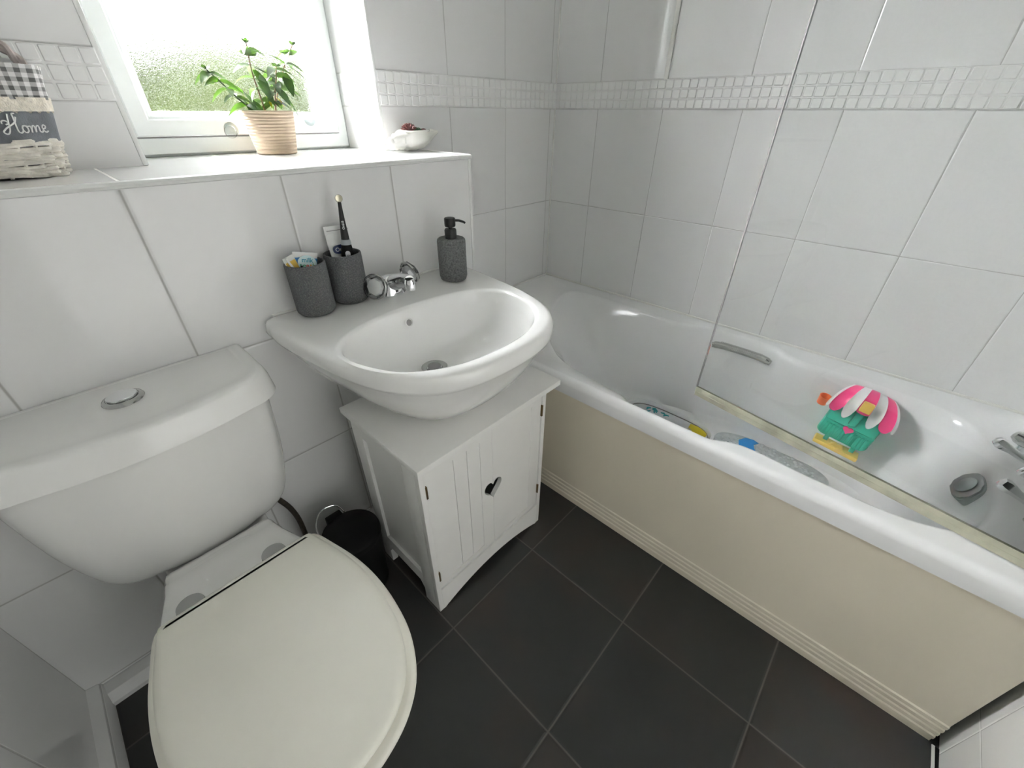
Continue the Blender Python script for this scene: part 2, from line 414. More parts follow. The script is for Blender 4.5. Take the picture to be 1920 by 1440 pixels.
# ---------------- room shell ----------------
XL, YF, ZC = -1.90, -1.672, 2.30
BX, BY, SZ = -.683, -.245, 1.036          # boxing end, boxing face, sill height
WX0, WX1, WD, WZ = -1.355, -.785, .20, 2.02   # window opening
struct('floor', box(XL-.1, .1, YF-.1, .3, -.06, 0), M['floor_tile'])
struct('ceiling', box(XL-.1, .1, YF-.1, .35, ZC, ZC+.05), M['ceiling'])
struct('wall_right', box(0, .12, YF-.1, .3, 0, ZC), M['tile_right'])
struct('wall_left', box(XL-.12, XL, YF-.1, .3, 0, ZC), M['tile_side'])
DX0, DX1, DZ = -1.62, -.84, 2.02      # unseen doorway behind the camera, added to let the fill light in
b = box(DX1, 0, YF-.12, YF, 0, ZC); box(XL, DX0, YF-.12, YF, 0, ZC, bm=b); box(DX0, DX1, YF-.12, YF, DZ, ZC, bm=b)
struct('wall_front', b, M['tile_front'])
b = box(XL-.1, -.5, -2.72, -2.6, 0, ZC); box(XL-.22, XL-.1, -2.6, YF-.12, 0, ZC, bm=b); box(-.5, -.4, -2.6, YF-.12, 0, ZC, bm=b)
box(XL-.1, -.4, -2.6, YF-.12, ZC, ZC+.05, bm=b); box(XL-.1, -.4, -2.6, YF-.1, -.06, 0, bm=b)
struct('wall_hall', b, M['ceiling'])
b = box(WX1, 0, 0, .27, 0, ZC); box(XL, WX0, 0, .27, 0, ZC, bm=b); box(WX0, WX1, 0, .27, WZ, ZC, bm=b); box(WX0, WX1, 0, .3, 0, SZ-.012, bm=b)
struct('wall_back', b, M['tile_back'])
struct('wall_boxing', box(XL, BX, BY, 0, 0, SZ-.012), M['tile_boxing'])
# tiled sill running over the boxing and into the window reveal
b = box(XL, BX, BY, 0, SZ-.012, SZ); box(WX0, WX1, 0, WD, SZ-.012, SZ, bm=b)
struct('trim_1', b, M['tile_sill'])
struct('trim_2', tube([(XL, BY-.001, SZ-.005), (BX+.003, BY-.001, SZ-.005), (BX+.003, -.0, SZ-.005)], .0062, 8), M['plastic_white'])
struct('trim_3', box(BX-.006, BX+.003, BY-.003, BY+.006, .40, SZ-.01, .0015), M['plastic_white'])

# mosaic border: real little tiles
def mosaic(name, along, a0, a1, fixed, sgn, z0=1.1453, z1=1.2248, back=None):
    p = (z1-z0)/3; n = max(1, round(abs(a1-a0)/p)); q = (a1-a0)/n
    bm = bmesh.new()
    d0, d1 = (0, .004*sgn)
    def bx(u0, u1, w0, w1, lo, hi, bev):
        if along == 'X': box(min(u0, u1), max(u0, u1), min(w0, w1), max(w0, w1), lo, hi, bev, bm, 1)
        else: box(min(w0, w1), max(w0, w1), min(u0, u1), max(u0, u1), lo, hi, bev, bm, 1)
    bx(a0, a1, fixed-.001*sgn, fixed+.0045*sgn, z0, z1, 0)
    for i in range(n):
        for j in range(3):
            jx = random.uniform(-.0004, .0004)
            bx(a0+q*i+.0016, a0+q*(i+1)-.0016, fixed+.001*sgn, fixed+(.0072+jx)*sgn, z0+p*j+.0016, z0+p*(j+1)-.0016, .0014)
    return struct(name, bm, M['mosaic'])
mosaic('trim_4', 'X', WX1, 0, 0, -1)
mosaic('trim_5', 'Y', YF, 0, 0, -1)
mosaic('trim_6', 'X', XL, WX0, 0, -1)
mosaic('trim_7', 'Y', 0, WD-.02, WX1, -1)
# white strip imitating the window's reflection on the upper right wall, then sealant lines
struct('trim_8', box(-.004, .001, -.452, -.438, 1.2248, 1.9, .001), M['sealant'])
struct('trim_9', box(-.005, .001, YF, 0, .482, .489, .002), M['sealant'])
struct('trim_10', box(-.69, 0, -.005, .001, .482, .489, .002), M['sealant'])
struct('trim_11', box(-.004, .0, -.004, 0, .482, ZC), M['sealant'])
struct('trim_12', box(WX0-.003, WX0+.006, -.003, .01, SZ, WZ, .002), M['plastic_white'])
struct('trim_13', box(WX1-.006, WX1+.003, -.003, .01, SZ, WZ, .002), M['plastic_white'])
# low tiled skirtings
b = prism([(0, 0), (.045, 0), (.045, .012), (.028, .030), (0, .034)], XL, -.70, Matrix(((0, 0, 1, 0), (-1, 0, 0, BY), (0, 1, 0, 0), (0, 0, 0, 1))))
struct('baseboard_back', b, M['tile_side'])
b = prism([(0, 0), (.026, 0), (.026, .03), (.02, .045), (0, .05)], YF, BY, Matrix(((1, 0, 0, XL), (0, 0, 1, 0), (0, 1, 0, 0), (0, 0, 0, 1))))
struct('baseboard_left', b, M['tile_side'])
# dark ragged gap along the front wall
b = bmesh.new()
pts = [(x, YF+.012+random.uniform(-.004, .004)) for x in [(-.69-.045*i) for i in range(0, 27)]]
loft([[(x, y, .0006), (x, YF, .0006), (x, YF, .0016), (x, y, .0016)] for x, y in pts], bm=b)
struct('trim_14', b, M['black'])
b = bmesh.new()
loft([[(x, y+.003, .0006), (x, y-.002, .0006), (x, y-.002, .0030), (x, y+.003, .0030)] for x, y in pts], bm=b)
struct('trim_15', b, M['grout_white'])

# ---------------- window ----------------
def frame_bm(x0, x1, z0, z1, wd, y0, y1, bev=.003, inner_slope=0.):
    """mitred rectangular frame, member width wd, from y0 (room side) to y1"""
    def ring(ins, y): return [(x0+ins, y, z0+ins), (x1-ins, y, z0+ins), (x1-ins, y, z1-ins), (x0+ins, y, z1-ins)]
    rs = [ring(0, y1), ring(0, y0+bev), ring(bev, y0), ring(wd-bev-inner_slope, y0), ring(wd, y0+bev+inner_slope), ring(wd, y1)]
    bm = bmesh.new(); vr = [[bm.verts.new(p) for p in r] for r in rs]
    vr.append(vr[0])
    for a, c in zip(vr, vr[1:]):
        for i in range(4):
            j = (i+1) % 4; bm.faces.new((a[i], a[j], c[j], c[i]))
    return bm
win = bpy.data.objects.new('window_1', None); C.objects.link(win); win['kind'] = 'structure'; win.empty_display_size = .1
obj('window_frame', frame_bm(WX0, WX1, SZ, WZ, .048, WD, WD+.07, .006, .004), M['upvc'], win, 20)
obj('window_sash', frame_bm(WX0+.036, WX1-.016-.02, SZ+.042, WZ-.036, .036, WD-.014, WD+.05, .003), M['upvc'], win, 20)
obj('glazing_bead', frame_bm(WX0+.069, WX1-.066, SZ+.075, WZ-.066, .018, WD-.004, WD+.03, .003, .008), M['upvc'], win, 20)
obj('window_gasket', frame_bm(WX0+.0335, WX1-.0325, SZ+.0395, WZ-.033, .004, WD-.0035, WD+.02, .0005), M['grey_ink'], win, 20)
obj('window_pane', box(WX0+.080, WX1-.080, WD+.018, WD+.0182, SZ+.086, WZ-.080), M['frosted'], win)
obj('wall_surround', frame_bm(WX0-.25, WX1+.25, SZ-.2, WZ+.2, .25-.004, WD+.071, WD+.10, .001), M['ceiling'], win, 20)

# garden seen through the glass
b = bmesh.new(); random.seed(3)
nx, nz = 60, 14
vv = [[b.verts.new((-8+i*18/nx, 7.0+random.uniform(-.25, .25), -1.17+j*(3.02+.10*math.sin(i*.45)+random.uniform(-.08, .08))/nz)) for j in range(nz+1)] for i in range(nx+1)]
for i in range(nx):
    for j in range(nz): b.faces.new((vv[i][j], vv[i+1][j], vv[i+1][j+1], vv[i][j+1]))
top = [vv[i][nz] for i in range(nx+1)]
bk = [b.verts.new((v.co.x, v.co.y+1.6, v.co.z-.2)) for v in top]
for i in range(nx): b.faces.new((top[i], top[i+1], bk[i+1], bk[i]))
hd = obj('hedge', b, M['hedge']); tag(hd, 'blurred green hedge seen through the obscure window glass', 'hedge')
hd['kind'] = 'stuff'
b = box(-9, 11, .9, 5.6, -1.3, -1.18); gr = obj('lawn', b, M['lawn']); tag(gr, 'blurred green lawn outside the obscure window', 'lawn'); gr['kind'] = 'stuff'

# ---------------- bath ----------------
def bath():
    t = thing('bathtub', 'white acrylic bathtub in the corner under the tiled wall', 'bathtub', (-.345, -.83, 0))
    per = 5
    E = [(-.085, -.235), (-.072, -.45), (-.080, -.68), (-.040, -.80), (-.034, -.92), (-.040, -1.03), (-.084, -1.10), (-.088, -1.28),
         (-.110, -1.44), (-.175, -1.525), (-.30, -1.552), (-.45, -1.55), (-.575, -1.51), (-.632, -1.41), (-.635, -1.25), (-.630, -1.11),
         (-.662, -1.03), (-.664, -.94), (-.660, -.84), (-.598, -.77), (-.585, -.66), (-.54, -.49), (-.40, -.33), (-.20, -.225)]
    A = [(-.165, -.37), (-.150, -.50), (-.122, -.66), (-.085, -.79), (-.066, -.92), (-.072, -1.03), (-.100, -1.10), (-.103, -1.28),
         (-.125, -1.43), (-.19, -1.505), (-.30, -1.530), (-.45, -1.528), (-.56, -1.49), (-.612, -1.40), (-.615, -1.25), (-.610, -1.11),
         (-.630, -1.03), (-.632, -.94), (-.620, -.84), (-.575, -.76), (-.550, -.66), (-.515, -.51), (-.40, -.40), (-.25, -.345)]
    Bc = [(-.195, -.47), (-.175, -.55), (-.150, -.67), (-.125, -.79), (-.098, -.92), (-.100, -1.03), (-.110, -1.10), (-.116, -1.28),
          (-.148, -1.41), (-.21, -1.475), (-.30, -1.498), (-.45, -1.496), (-.54, -1.46), (-.585, -1.38), (-.590, -1.25), (-.590, -1.11),
          (-.595, -1.03), (-.597, -.94), (-.585, -.84), (-.560, -.76), (-.530, -.66), (-.49, -.55), (-.40, -.48), (-.28, -.45)]
    D = [(-.225, -.60), (-.195, -.65), (-.155, -.72), (-.125, -.80), (-.118, -.92), (-.118, -1.03), (-.121, -1.12), (-.126, -1.28),
         (-.160, -1.39), (-.24, -1.445), (-.32, -1.460), (-.44, -1.458), (-.51, -1.43), (-.555, -1.36), (-.562, -1.25), (-.562, -1.11),
         (-.562, -1.03), (-.560, -.94), (-.550, -.84), (-.525, -.76), (-.50, -.69), (-.46, -.63), (-.40, -.595), (-.30, -.58)]
    def ring(ctrl, z): return [(p.x, p.y, z) for p in cr([(x, y, 0) for x, y in ctrl], per)]
    def shift(r, dist, z):
        out = []; n = len(r)
        for i in range(n):
            a = Vector(r[i-1][:2]); c = Vector(r[(i+1) % n][:2]); tn = (c-a).normalized(); nn = Vector((tn.y, -tn.x))
            cen = Vector((-.345, -.9))
            if (cen-Vector(r[i][:2])).dot(nn) < 0: nn = -nn
            out.append((r[i][0]+nn.x*dist, r[i][1]+nn.y*dist, z))
        return out
    e = ring(E, .478)
    zdip = [0, 0, 0, 0, 0, 0, 0, 0, 0, 0, 0, 0, 0, 0, 0, 0, 0, 0, .3, 1, 1, 1, .8, .3]
    zd = [p.x for p in cr([(k, 0, 0) for k in zdip], per)]
    def dip(r, a=.034): return [(p[0], p[1], p[2]-a*max(0, k)) for p, k in zip(r, zd)]
    x0, x1, y0, y1 = -.690, -.0, -1.668, -.0
    def outer(ins, z):
        out = []; cx, cy = -.345, -.834
        for p in e:
            dx, dy = p[0]-cx, p[1]-cy
            ax0, ax1, ay0, ay1 = x0+ins, x1-ins*.2, y0+ins*.2, y1-ins*.2
            s = min(((ax1-cx)/dx if dx > 0 else (ax0-cx)/dx) if dx else 9e9, ((ay1-cy)/dy if dy > 0 else (ay0-cy)/dy) if dy else 9e9)
            out.append([cx+dx*s, cy+dy*s, z])
        for X in (ax0, ax1):
            for Y in (ay0, ay1):
                k = min(range(len(out)), key=lambda i: (out[i][0]-X)**2+(out[i][1]-Y)**2)
                out[k] = [X, Y, z]
        return [tuple(q) for q in out]
    a, bb, dd = ring(A, .41), ring(Bc, .25), ring(D, .150)
    def mixr(r, s, k, z): return [(p[0]*(1-k)+q[0]*k, p[1]*(1-k)+q[1]*k, z) for p, q in zip(r, s)]
    cen = [(-.35, -1.0 + (p[1]+1.0)*.02, .130) for p in dd]
    rings = [outer(.02, .425), outer(.001, .430), outer(0, .462), outer(.003, .474), outer(.010, .4805), outer(.018, .482),
             outer(.026, .4805), dip(shift(e, -.008, .4805), .030), dip(shift(e, .000, .4785)), dip(shift(e, .006, .472)), dip(shift(e, .010, .462)), a,
             mixr(a, bb, .5, .335), bb, mixr(bb, dd, .6, .185), mixr(bb, dd, .92, .155), mixr(dd, cen, .10, .1445), mixr(dd, cen, .35, .141), mixr(dd, cen, .97, .136)]
    b = loft(rings, False, True)
    obj('tub_shell', b, M['acrylic'], t, 60)
    # moulded grab handle in its recess on the wall side
    b = bmesh.new()
    hp = cr([(-.070, -.835, .433), (-.064, -.86, .437), (-.060, -.93, .439), (-.062, -1.0, .437), (-.068, -1.03, .433)], 6, False)
    tube(hp, [.0125 if 2 < i < len(hp)-3 else .0095 for i in range(len(hp))], 14, b)
    g = obj('grab_handle', b, M['chrome_dull'], t); g['label'] = 'chrome grab handle'
    b = bmesh.new()
    for k in range(26):
        y = -.862-.135*k/25; tr = bmesh.new(); lathe([(.0130, -.001), (.0136, 0), (.0130, .001)], 14, bm=tr)
        xform(tr, axis_mtx((-.0605, y, .4385), (0, 1, 0))); merge(b, tr)
    obj('grip_ribs', b, M['chrome_dull'], g)
    # chrome box-shaped overflow outlet on the tap-end slope
    b = prism([(u*1., v) for u, v in [(.041*math.copysign(abs(math.cos(q))**.6, math.cos(q)), .031*math.copysign(abs(math.sin(q))**.6, math.sin(q))) for q in [2*PI*i/28 for i in range(28)]]], 0, .034, None, .004)
    xform(b, axis_mtx((-.345, -1.548, .412), (-.10, .85, .50)))
    o = obj('overflow_outlet', b, M['smoke'], t); o['label'] = 'chrome overflow outlet'
    b = lathe([(.0005, .034), (.020, .0342), (.022, .036), (.020, .0375), (.0005, .0375)], 24, cap0=True, cap1=True)
    xform(b, axis_mtx((-.345, -1.548, .412), (-.10, .85, .50)))
    obj('overflow_face', b, M['smoke'], o)
    b = lathe([(.0005, 0), (.034, 0), (.036, .002), (.030, .004), (.0005, .002)], 28, (-.35, -1.36, .141))
    obj('bath_drain', b, M['chrome'], t)
    return t
tub = bath()
# front panel
prof = [(0, 0), (.0, .437), (-.004, .440), (-.012, .439), (-.0135, .434), (-.012, .428), (-.012, .085)]
for k in range(4):
    z = .078-k*.017; prof += [(-.0125, z), (-.0155, z-.003), (-.0155, z-.012), (-.0125, z-.014)]
prof += [(-.0125, .0)]
b = prism([(x, z) for x, z in prof], -1.655, -.26, Matrix(((1, 0, 0, -.672), (0, 0, 1, 0), (0, 1, 0, 0), (0, 0, 0, 1))))
o = obj('front_panel', b, M['panel'], tub); o['label'] = 'yellowed ivory front panel with ridged foot'

# ---------------- bath taps (lever ends reach into the picture) ----------------
def bath_tap(x, y, tip, lab):
    t = thing('bath_tap', lab, 'tap', (x, y, .482), 'chrome taps on the end of the bath')
    obj('tap_body', lathe([(.024, 0), (.026, .003), (.024, .007), (.017, .012), (.016, .030), (.018, .034), (.017, .042), (.010, .048), (.002, .049)], 28, (x, y, .482)), M['chrome'], t)
    sp = cr([(x, y+.005, .512), (x, y+.020, .516), (x, y+.036, .510), (x, y+.040, .500)], 5, False)
    obj('tap_spout', tube(sp, [.012-.003*i/len(sp) for i in range(len(sp))], 14), M['chrome'], t)
    T = Vector(tip); S = Vector((x, y, .512)); d = (T-S)
    pts = [S+d*k for k in (0, .25, .5, .72, .84, .92, .98, 1.0)]
    lv = tube(pts, [.013, .0075, .0068, .0080, .0110, .0125, .010, .003], 6)
    h = obj('tap_lever', lv, M['chrome'], t, 30); h['label'] = 'chrome lever with faceted tip'
    return t
bath_tap(-.345, -1.612, (-.361, -1.503, .565), 'chrome lever tap on the bath end, nearer the tiled side wall')
bath_tap(-.515, -1.612, (-.520, -1.504, .565), 'chrome lever tap on the bath end, nearer the glass screen')

kn = thing('chrome_knob', 'rounded chrome knob on the bath corner next to the wall', 'knob', (-.215, -1.585, .482))
obj('knob_stem', lathe([(.013, 0), (.015, .002), (.010, .006), (.009, .022)], 24, (-.215, -1.585, .482)), M['chrome'], kn)
b = lathe([(.001, -.020), (.010, -.018), (.015, -.008), (.015, .008), (.010, .018), (.001, .020)], 24); xform(b, axis_mtx((-.222, -1.575, .518), (.1, .8, .3))); obj('knob_cap', b, M['chrome_dull'], kn)

# ---------------- shower screen ----------------
g0 = Vector((-.509, -.941, 0)); g1 = Vector((-.652, -1.660, 0)); gd = (g1-g0).normalized(); gn = Vector((gd.y, -gd.x, 0))
sc = thing('shower_screen', 'clear hinged glass screen standing over the front rim of the bath', 'shower screen', (g1.x, g1.y, .49))
def slab(a, c, th, z0, z1):
    bm = bmesh.new(); o = gn*th/2
    rs = []
    for z in (z0, z1): rs.append([(*(q)[:2], z) for q in (a-o, c-o, c+o, a+o)])
    return loft(rs, bm=bm)
obj('glass_pane', slab(g0, g1, .005, .512, 1.93), M['glass'], sc)
b = bmesh.new(); 
for th, za, zb in ((.0065, .509, .5125), (.0055, .499, .509), (.0065, .4955, .499), (.0025, .485, .4955)): merge(b, slab(g0-gd*.002, g1, th, za, zb))
s_ = obj('bottom_seal', b, M['seal'], sc); s_['label'] = 'dirty translucent bottom seal strip'
b = slab(g0-gd*.003, g0, .0055, .512, 1.93); obj('edge_strip', b, M['grey_ink'], sc)
b = box(g1.x-.014, g1.x+.014, -1.671, -1.648, .495, 1.95, .003); obj('wall_channel', b, M['chrome_dull'], sc)

# ---------------- hand basin ----------------
def basin():
    ZR = .757
    t = thing('hand_basin', 'white ceramic hand basin fixed to the tiled wall above the cabinet', 'basin', (-1.03, BY, ZR))
    right = [(0.0, -.745), (.085, -.738), (.150, -.715), (.198, -.672), (.230, -.615), (.252, -.54), (.266, -.45), (.276, -.36), (.278, -.285)]
    cx = -1.032
    pts = [(cx+u, v) for u, v in right] + [(cx+.264, BY-.0008), (cx+.18, BY), (cx+.06, BY), (cx-.06, BY), (cx-.18, BY), (cx-.264, BY-.0008)] + [(cx-u, v) for u, v in right[:0:-1]]
    per = 9
    out = [(p.x, min(p.y, BY-.0005)) for p in cr([(x, y, 0) for x, y in pts], per)]
    n = len(out)
    def sc(k, dz, cyy=-.45, back=True):
        r = []
        for x, y in out:
            nx = cx+(x-cx)*k; ny = cyy+(y-cyy)*k
            if back and y > BY-.02: ny = BY-.0005
            r.append((nx, ny, dz))
        return r
    def inset(d, z):
        r = []
        for i in range(n):
            a = Vector(out[i-1]); c = Vector(out[(i+1) % n]); tn = (c-a).normalized(); nn = Vector((tn.y, -tn.x))
            if (Vector((cx, -.48))-Vector(out[i])).dot(nn) < 0: nn = -nn
            x, y = out[i][0]+nn.x*d, out[i][1]+nn.y*d
            if out[i][1] > BY-.004: y = BY-.0005
            r.append((x, min(y, BY-.0005), z))
        return r
    def ins(d, z): return [(cx+(x-cx)*(1-d/.28), min(BY-.0004-d*.3, -.49+(y+.49)*(1-d/.25)), z) for x, y in out]
    def mx(a, c, k): return [(p[0]*(1-k)+q[0]*k, p[1]*(1-k)+q[1]*k, p[2]) for p, q in zip(a, c)]
    # bowl opening: same angular order
    bx, by, ba, bfr, bbk = -1.043, -.530, .221, .181, .112
    ang = [math.atan2(y+.53, x-bx) for x, y in out]
    def bowl(k, z, dy=0., dx=0.):
        r = []
        for a in ang:
            c, s = math.cos(a), math.sin(a); e = 2/2.25
            ry = bbk if s > 0 else bfr
            r.append((bx+dx+ba*k*math.copysign(abs(c)**e, c), by+dy+ry*k*math.copysign(abs(s)**e, s), z))
        return r
    rings = [sc(.32, .5545, -.52, False), sc(.50, .566, -.50, False), sc(.66, .592, -.48, False), sc(.80, .635, -.47, False), sc(.90, .680, -.46), sc(.945, .706, -.46),
             sc(.962, .713, -.46), sc(.985, .716, -.46), sc(.995, .724, -.46), ins(0, .738), ins(.0015, .748), ins(.006, .7545), ins(.014, .757),
             mx(ins(.014, .757), bowl(1.05, .757), .5), bowl(1.05, .757), bowl(1.03, .7566), bowl(1.005, .7545), bowl(.985, .749), bowl(.955, .725), bowl(.90, .69), bowl(.80, .655, .006), bowl(.62, .632, .018), bowl(.38, .622, .030), bowl(.12, .619, .036), bowl(.10, .612, .036)]
    # keep inner rings from sliding past the outline
    b = loft(rings, True, True)
    obj('basin_bowl', b, M['ceramic'], t, 65)
    d = obj('basin_drain', lathe([(.0005, 0), (.018, 0), (.020, .002), (.028, .0035), (.031, .0015), (.031, -.001), (.0005, -.001)][::-1], 32, (-1.045, -.492, .6215)), M['chrome_dull'], t); d['label'] = 'chrome drain ring'
    obj('drain_plug', lathe([(.015, 0), (.016, .004), (.012, .007), (.0005, .008)], 24, (-1.045, -.492, .6215)), M['grey_ink'], d)
    b = lathe([(.0095, 0), (.0105, .0022), (.0082, .0030), (.0072, .0012)], 24, cap0=True, cap1=False); xform(b, axis_mtx((-1.058, -.4285, .722), (0, -1, .33)))
    o = obj('overflow_ring', b, M['ceramic'], t)
    b = lathe([(.0072, .0005), (.0005, .0010)], 20, cap1=True); xform(b, axis_mtx((-1.058, -.4285, .722), (0, -1, .33)))
    h = obj('overflow_hole', b, M['grey_ink'], t); h['label'] = 'dark overflow hole'
    # plaster bead against the wall
    obj('wall_bead', tube([(-1.284, BY-.0015, ZR-.002), (-.780, BY-.0015, ZR-.002)], .0035, 8), M['sealant'], t)
basin()

# ---------------- basin mixer ----------------
def mixer():
    c = Vector((-1.028, -.325, .757))
    t = thing('basin_mixer_tap', 'chrome mixer tap with two clear crystal handles on the basin ledge', 'tap', c)
    prof = [(.027, 0), (.029, .004), (.027, .010), (.025, .022), (.021, .033), (.013, .040), (.001, .043)]
    b = lathe(prof, 28); xform(b, Matrix.Translation(c) @ Matrix.Diagonal((1.25, .95, 1.15, 1)))
    obj('tap_base', b, M['chrome'], t)
    b = tube(cr([c+Vector((0, .0, .024)), c+Vector((.001, -.030, .038)), c+Vector((.001, -.060, .048)), c+Vector((.001, -.080, .050))], 5, False), [.0200-.006*i/15 for i in range(16)], 16)
    obj('tap_spout', b, M['chrome'], t)
    obj('spout_nozzle', lathe([(.0115, 0), (.0125, .002), (.0125, .018), (.010, .024), (.001, .025)], 20, c+Vector((.001, -.084, .032))), M['chrome'], t)
    K = 1.38
    for s, d in ((-1, Vector((-1, -.62, .38))), (1, Vector((1, .05, .42)))):
        d = d.normalized(); st = c+Vector((s*.022, 0, .024))
        ax = lathe([(.012, -.004), (.012, .008), (.015, .012), (.015, .018), (.011, .022)], 24); xform(ax, axis_mtx(st, d))
        hb = obj('tap_valve', ax, M['chrome'], t)
        kb = lathe([(r*K, z*K) for r, z in [(.010, .016), (.016, .019), (.0210, .028), (.0200, .034), (.013, .0385), (.0005, .0395)]], 8); xform(kb, axis_mtx(st, d))
        k = obj('crystal_handle', kb, M['crystal'], hb, 10); k['label'] = 'clear faceted crystal handle'
        cb = lathe([(r*K, z*K) for r, z in [(.0005, .018), (.012, .0200), (.0150, .026), (.013, .0315), (.0005, .033)]], 8); xform(cb, axis_mtx(st, d))
        obj('handle_core', cb, M['toy_white'], hb, 10)
        rb = lathe([(r*K, z*K) for r, z in [(.0200, .0265), (.0216, .0275), (.0216, .0305), (.0200, .0315), (.0190, .029)]], 28, cap0=False, cap1=False); xform(rb, axis_mtx(st, d))
        obj('handle_ring', rb, M['chrome_dull'], hb)
mixer()

# ---------------- tumblers and what stands in them ----------------
CZ = .757
def tumbler(x, y, lab):
    t = thing('tumbler', lab, 'cup', (x, y, CZ), 'charcoal ribbed tumblers on the basin ledge')
    R_ = .0405; H = .112
    o = obj('cup_body', lathe([(R_-.012, 0), (R_-.006, .002), (R_-.001, .008), (R_, .014), (R_, H-.003), (R_-.001, H-.0008), (R_-.003, H), (R_-.0045, H-.001), (R_-.005, H-.004), (R_-.006, .012), (R_-.012, .007)], 64), M['stone'], t)
    o.location = (x, y, CZ); o.matrix_parent_inverse = t.matrix_basis.inverted()
    return t
c1 = (-1.206, -.300); c2 = (-1.117, -.290)
tumbler(*c1, 'charcoal ribbed tumbler holding the small milk teeth toothpaste tube')
tumbler(*c2, 'charcoal ribbed tumbler holding the black electric toothbrush')

def flat_tube(name, lab, cat, base, ax_up, ax_side, wid, hgt, th, m, group=None):
    """a squeezed toothpaste tube standing cap down: crimp at the top"""
    up = Vector(ax_up).normalized(); sd = Vector(ax_side); sd = (sd-up*sd.dot(up)).normalized(); nr = up.cross(sd)
    mt = Matrix.Translation(Vector(base)) @ Matrix((( sd.x, nr.x, up.x, 0), (sd.y, nr.y, up.y, 0), (sd.z, nr.z, up.z, 0), (0, 0, 0, 1)))
    t = thing(name, lab, cat, base, group)
    rings = []
    for k, (z, w_, d) in enumerate([(0, .55, 1), (.06, .72, 1), (.3, .80, .9), (.6, .9, .62), (.86, 1., .2), (.90, 1., .09), (1., 1., .06)]):
        rings.append([mt @ Vector((wid/2*w_*math.cos(q), th/2*d*math.sin(q), z*hgt)) for q in [2*PI*i/32 for i in range(32)]])
    obj('tube_body', loft(rings), m, t)
    obj('tube_crimp', xform(box(-wid/2, wid/2, -.0009, .0009, hgt*.885, hgt, .0004), mt), M['plastic_white'], t)
    return t, mt
# small children's tube in the left tumbler
kb = Vector((-1.220, -.298, .786))
t1, m1 = flat_tube('toothpaste_tube', 'small blue children\'s toothpaste tube in the left tumbler', 'toothpaste', kb, (.24, .08, 1), (1, -.15, 0), .048, .102, .020, M['blue'])
b = prism([(.0185*math.cos(q), .0155*math.sin(q)) for q in [2*PI*i/32 for i in range(32)]], 0, .0012)
lm = m1 @ Matrix.Translation((.002, -.0068, .081)) @ Matrix.Rotation(math.radians(90-5), 4, 'X')
ob = obj('round_badge', xform(b, lm), mat('pale_blue_badge', (.62, .80, .82), .4), t1); ob['label'] = 'pale round badge'
b = text_mesh('milk', .013, .0002, bold=.0002); xform(b, lm @ Matrix.Translation((0, .0055, .0014))); obj('milk_lettering', b, mat('teal_lettering', (.01, .30, .42), .5), ob)
for i, (ch, col) in enumerate(zip('teeth', [(.02, .3, .16), (.1, .4, .2), (.6, .06, .04), (.75, .35, .04), (.12, .35, .1)])):
    b = text_mesh(ch, .013, .0002, bold=.0002); xform(b, lm @ Matrix.Translation((-.013+i*.0065, -.0055, .0014))); obj('teeth_lettering', b, mat('lettering_'+['green', 'leaf_green', 'red', 'amber', 'olive'][i], col, .5), ob)
# yellow and white flat tube/handles leaning beside it
t_, m_ = flat_tube('toothpaste_tube', 'pale toothpaste tube with a yellow end leaning out of the left tumbler', 'toothpaste', (-1.212, -.309, .790), (-.24, .16, 1), (1, .25, 0), .026, .098, .008, M['plastic_white'])
o = obj('yellow_end', xform(box(-.0115, .0115, -.0022, .0022, .066, .088, .001), m_), M['yellow'], t_); o['label'] = 'yellow end'
def small_brush(a, c, lab, col):
    t = thing('toothbrush', lab, 'toothbrush', a, 'thin toothbrush handles in the left tumbler')
    obj('brush_handle', tube([a, Vector(a).lerp(Vector(c), .5), c], [.003, .0028, .0022], 8), col, t)
    return t
small_brush((-1.190, -.290, .775), (-1.246, -.317, .888), 'thin white toothbrush handle leaning against the left rim', M['plastic_white'])
small_brush((-1.200, -.295, .775), (-1.224, -.328, .870), 'thin dark toothbrush handle leaning inside the left tumbler', M['black'])
# right tumbler
t2, m2 = flat_tube('toothpaste_tube', 'white toothpaste tube with navy lettering behind the black toothbrush', 'toothpaste', (-1.111, -.272, .775), (.0, .02, 1), (1, -.10, 0), .050, .147, .020, M['plastic_white'])
lm = m2 @ Matrix.Translation((.003, -.0088, .098)) @ Matrix.Rotation(math.radians(90-3), 4, 'X')
pill = [(.021*math.copysign(abs(math.cos(q))**.6, math.cos(q)), .0098*math.copysign(abs(math.sin(q))**.8, math.sin(q))) for q in [2*PI*i/32 for i in range(32)]]
o = obj('navy_badge', prism(pill, 0, .0008, lm), M['navy_ink'], t2); o['label'] = 'navy rounded badge'
b = text_mesh('Oral-B', .0125, .0002, bold=.00015); xform(b, lm @ Matrix.Translation((.001, -.0005, .0012))); obj('badge_lettering', b, M['white_ink'], o)
b = text_mesh('PRO', .006, .0002, bold=.0002); xform(b, lm @ Matrix.Translation((.001, -.0165, .0005))); obj('small_lettering', b, M['grey_ink'], t2)
o = obj('grey_stripe', prism([(-.024, -.0006), (.024, -.0006), (.024, .0006), (-.024, .0006)], 0, .0005, lm @ Matrix.Translation((0, .040, -.003))), M['grey_ink'], t2)
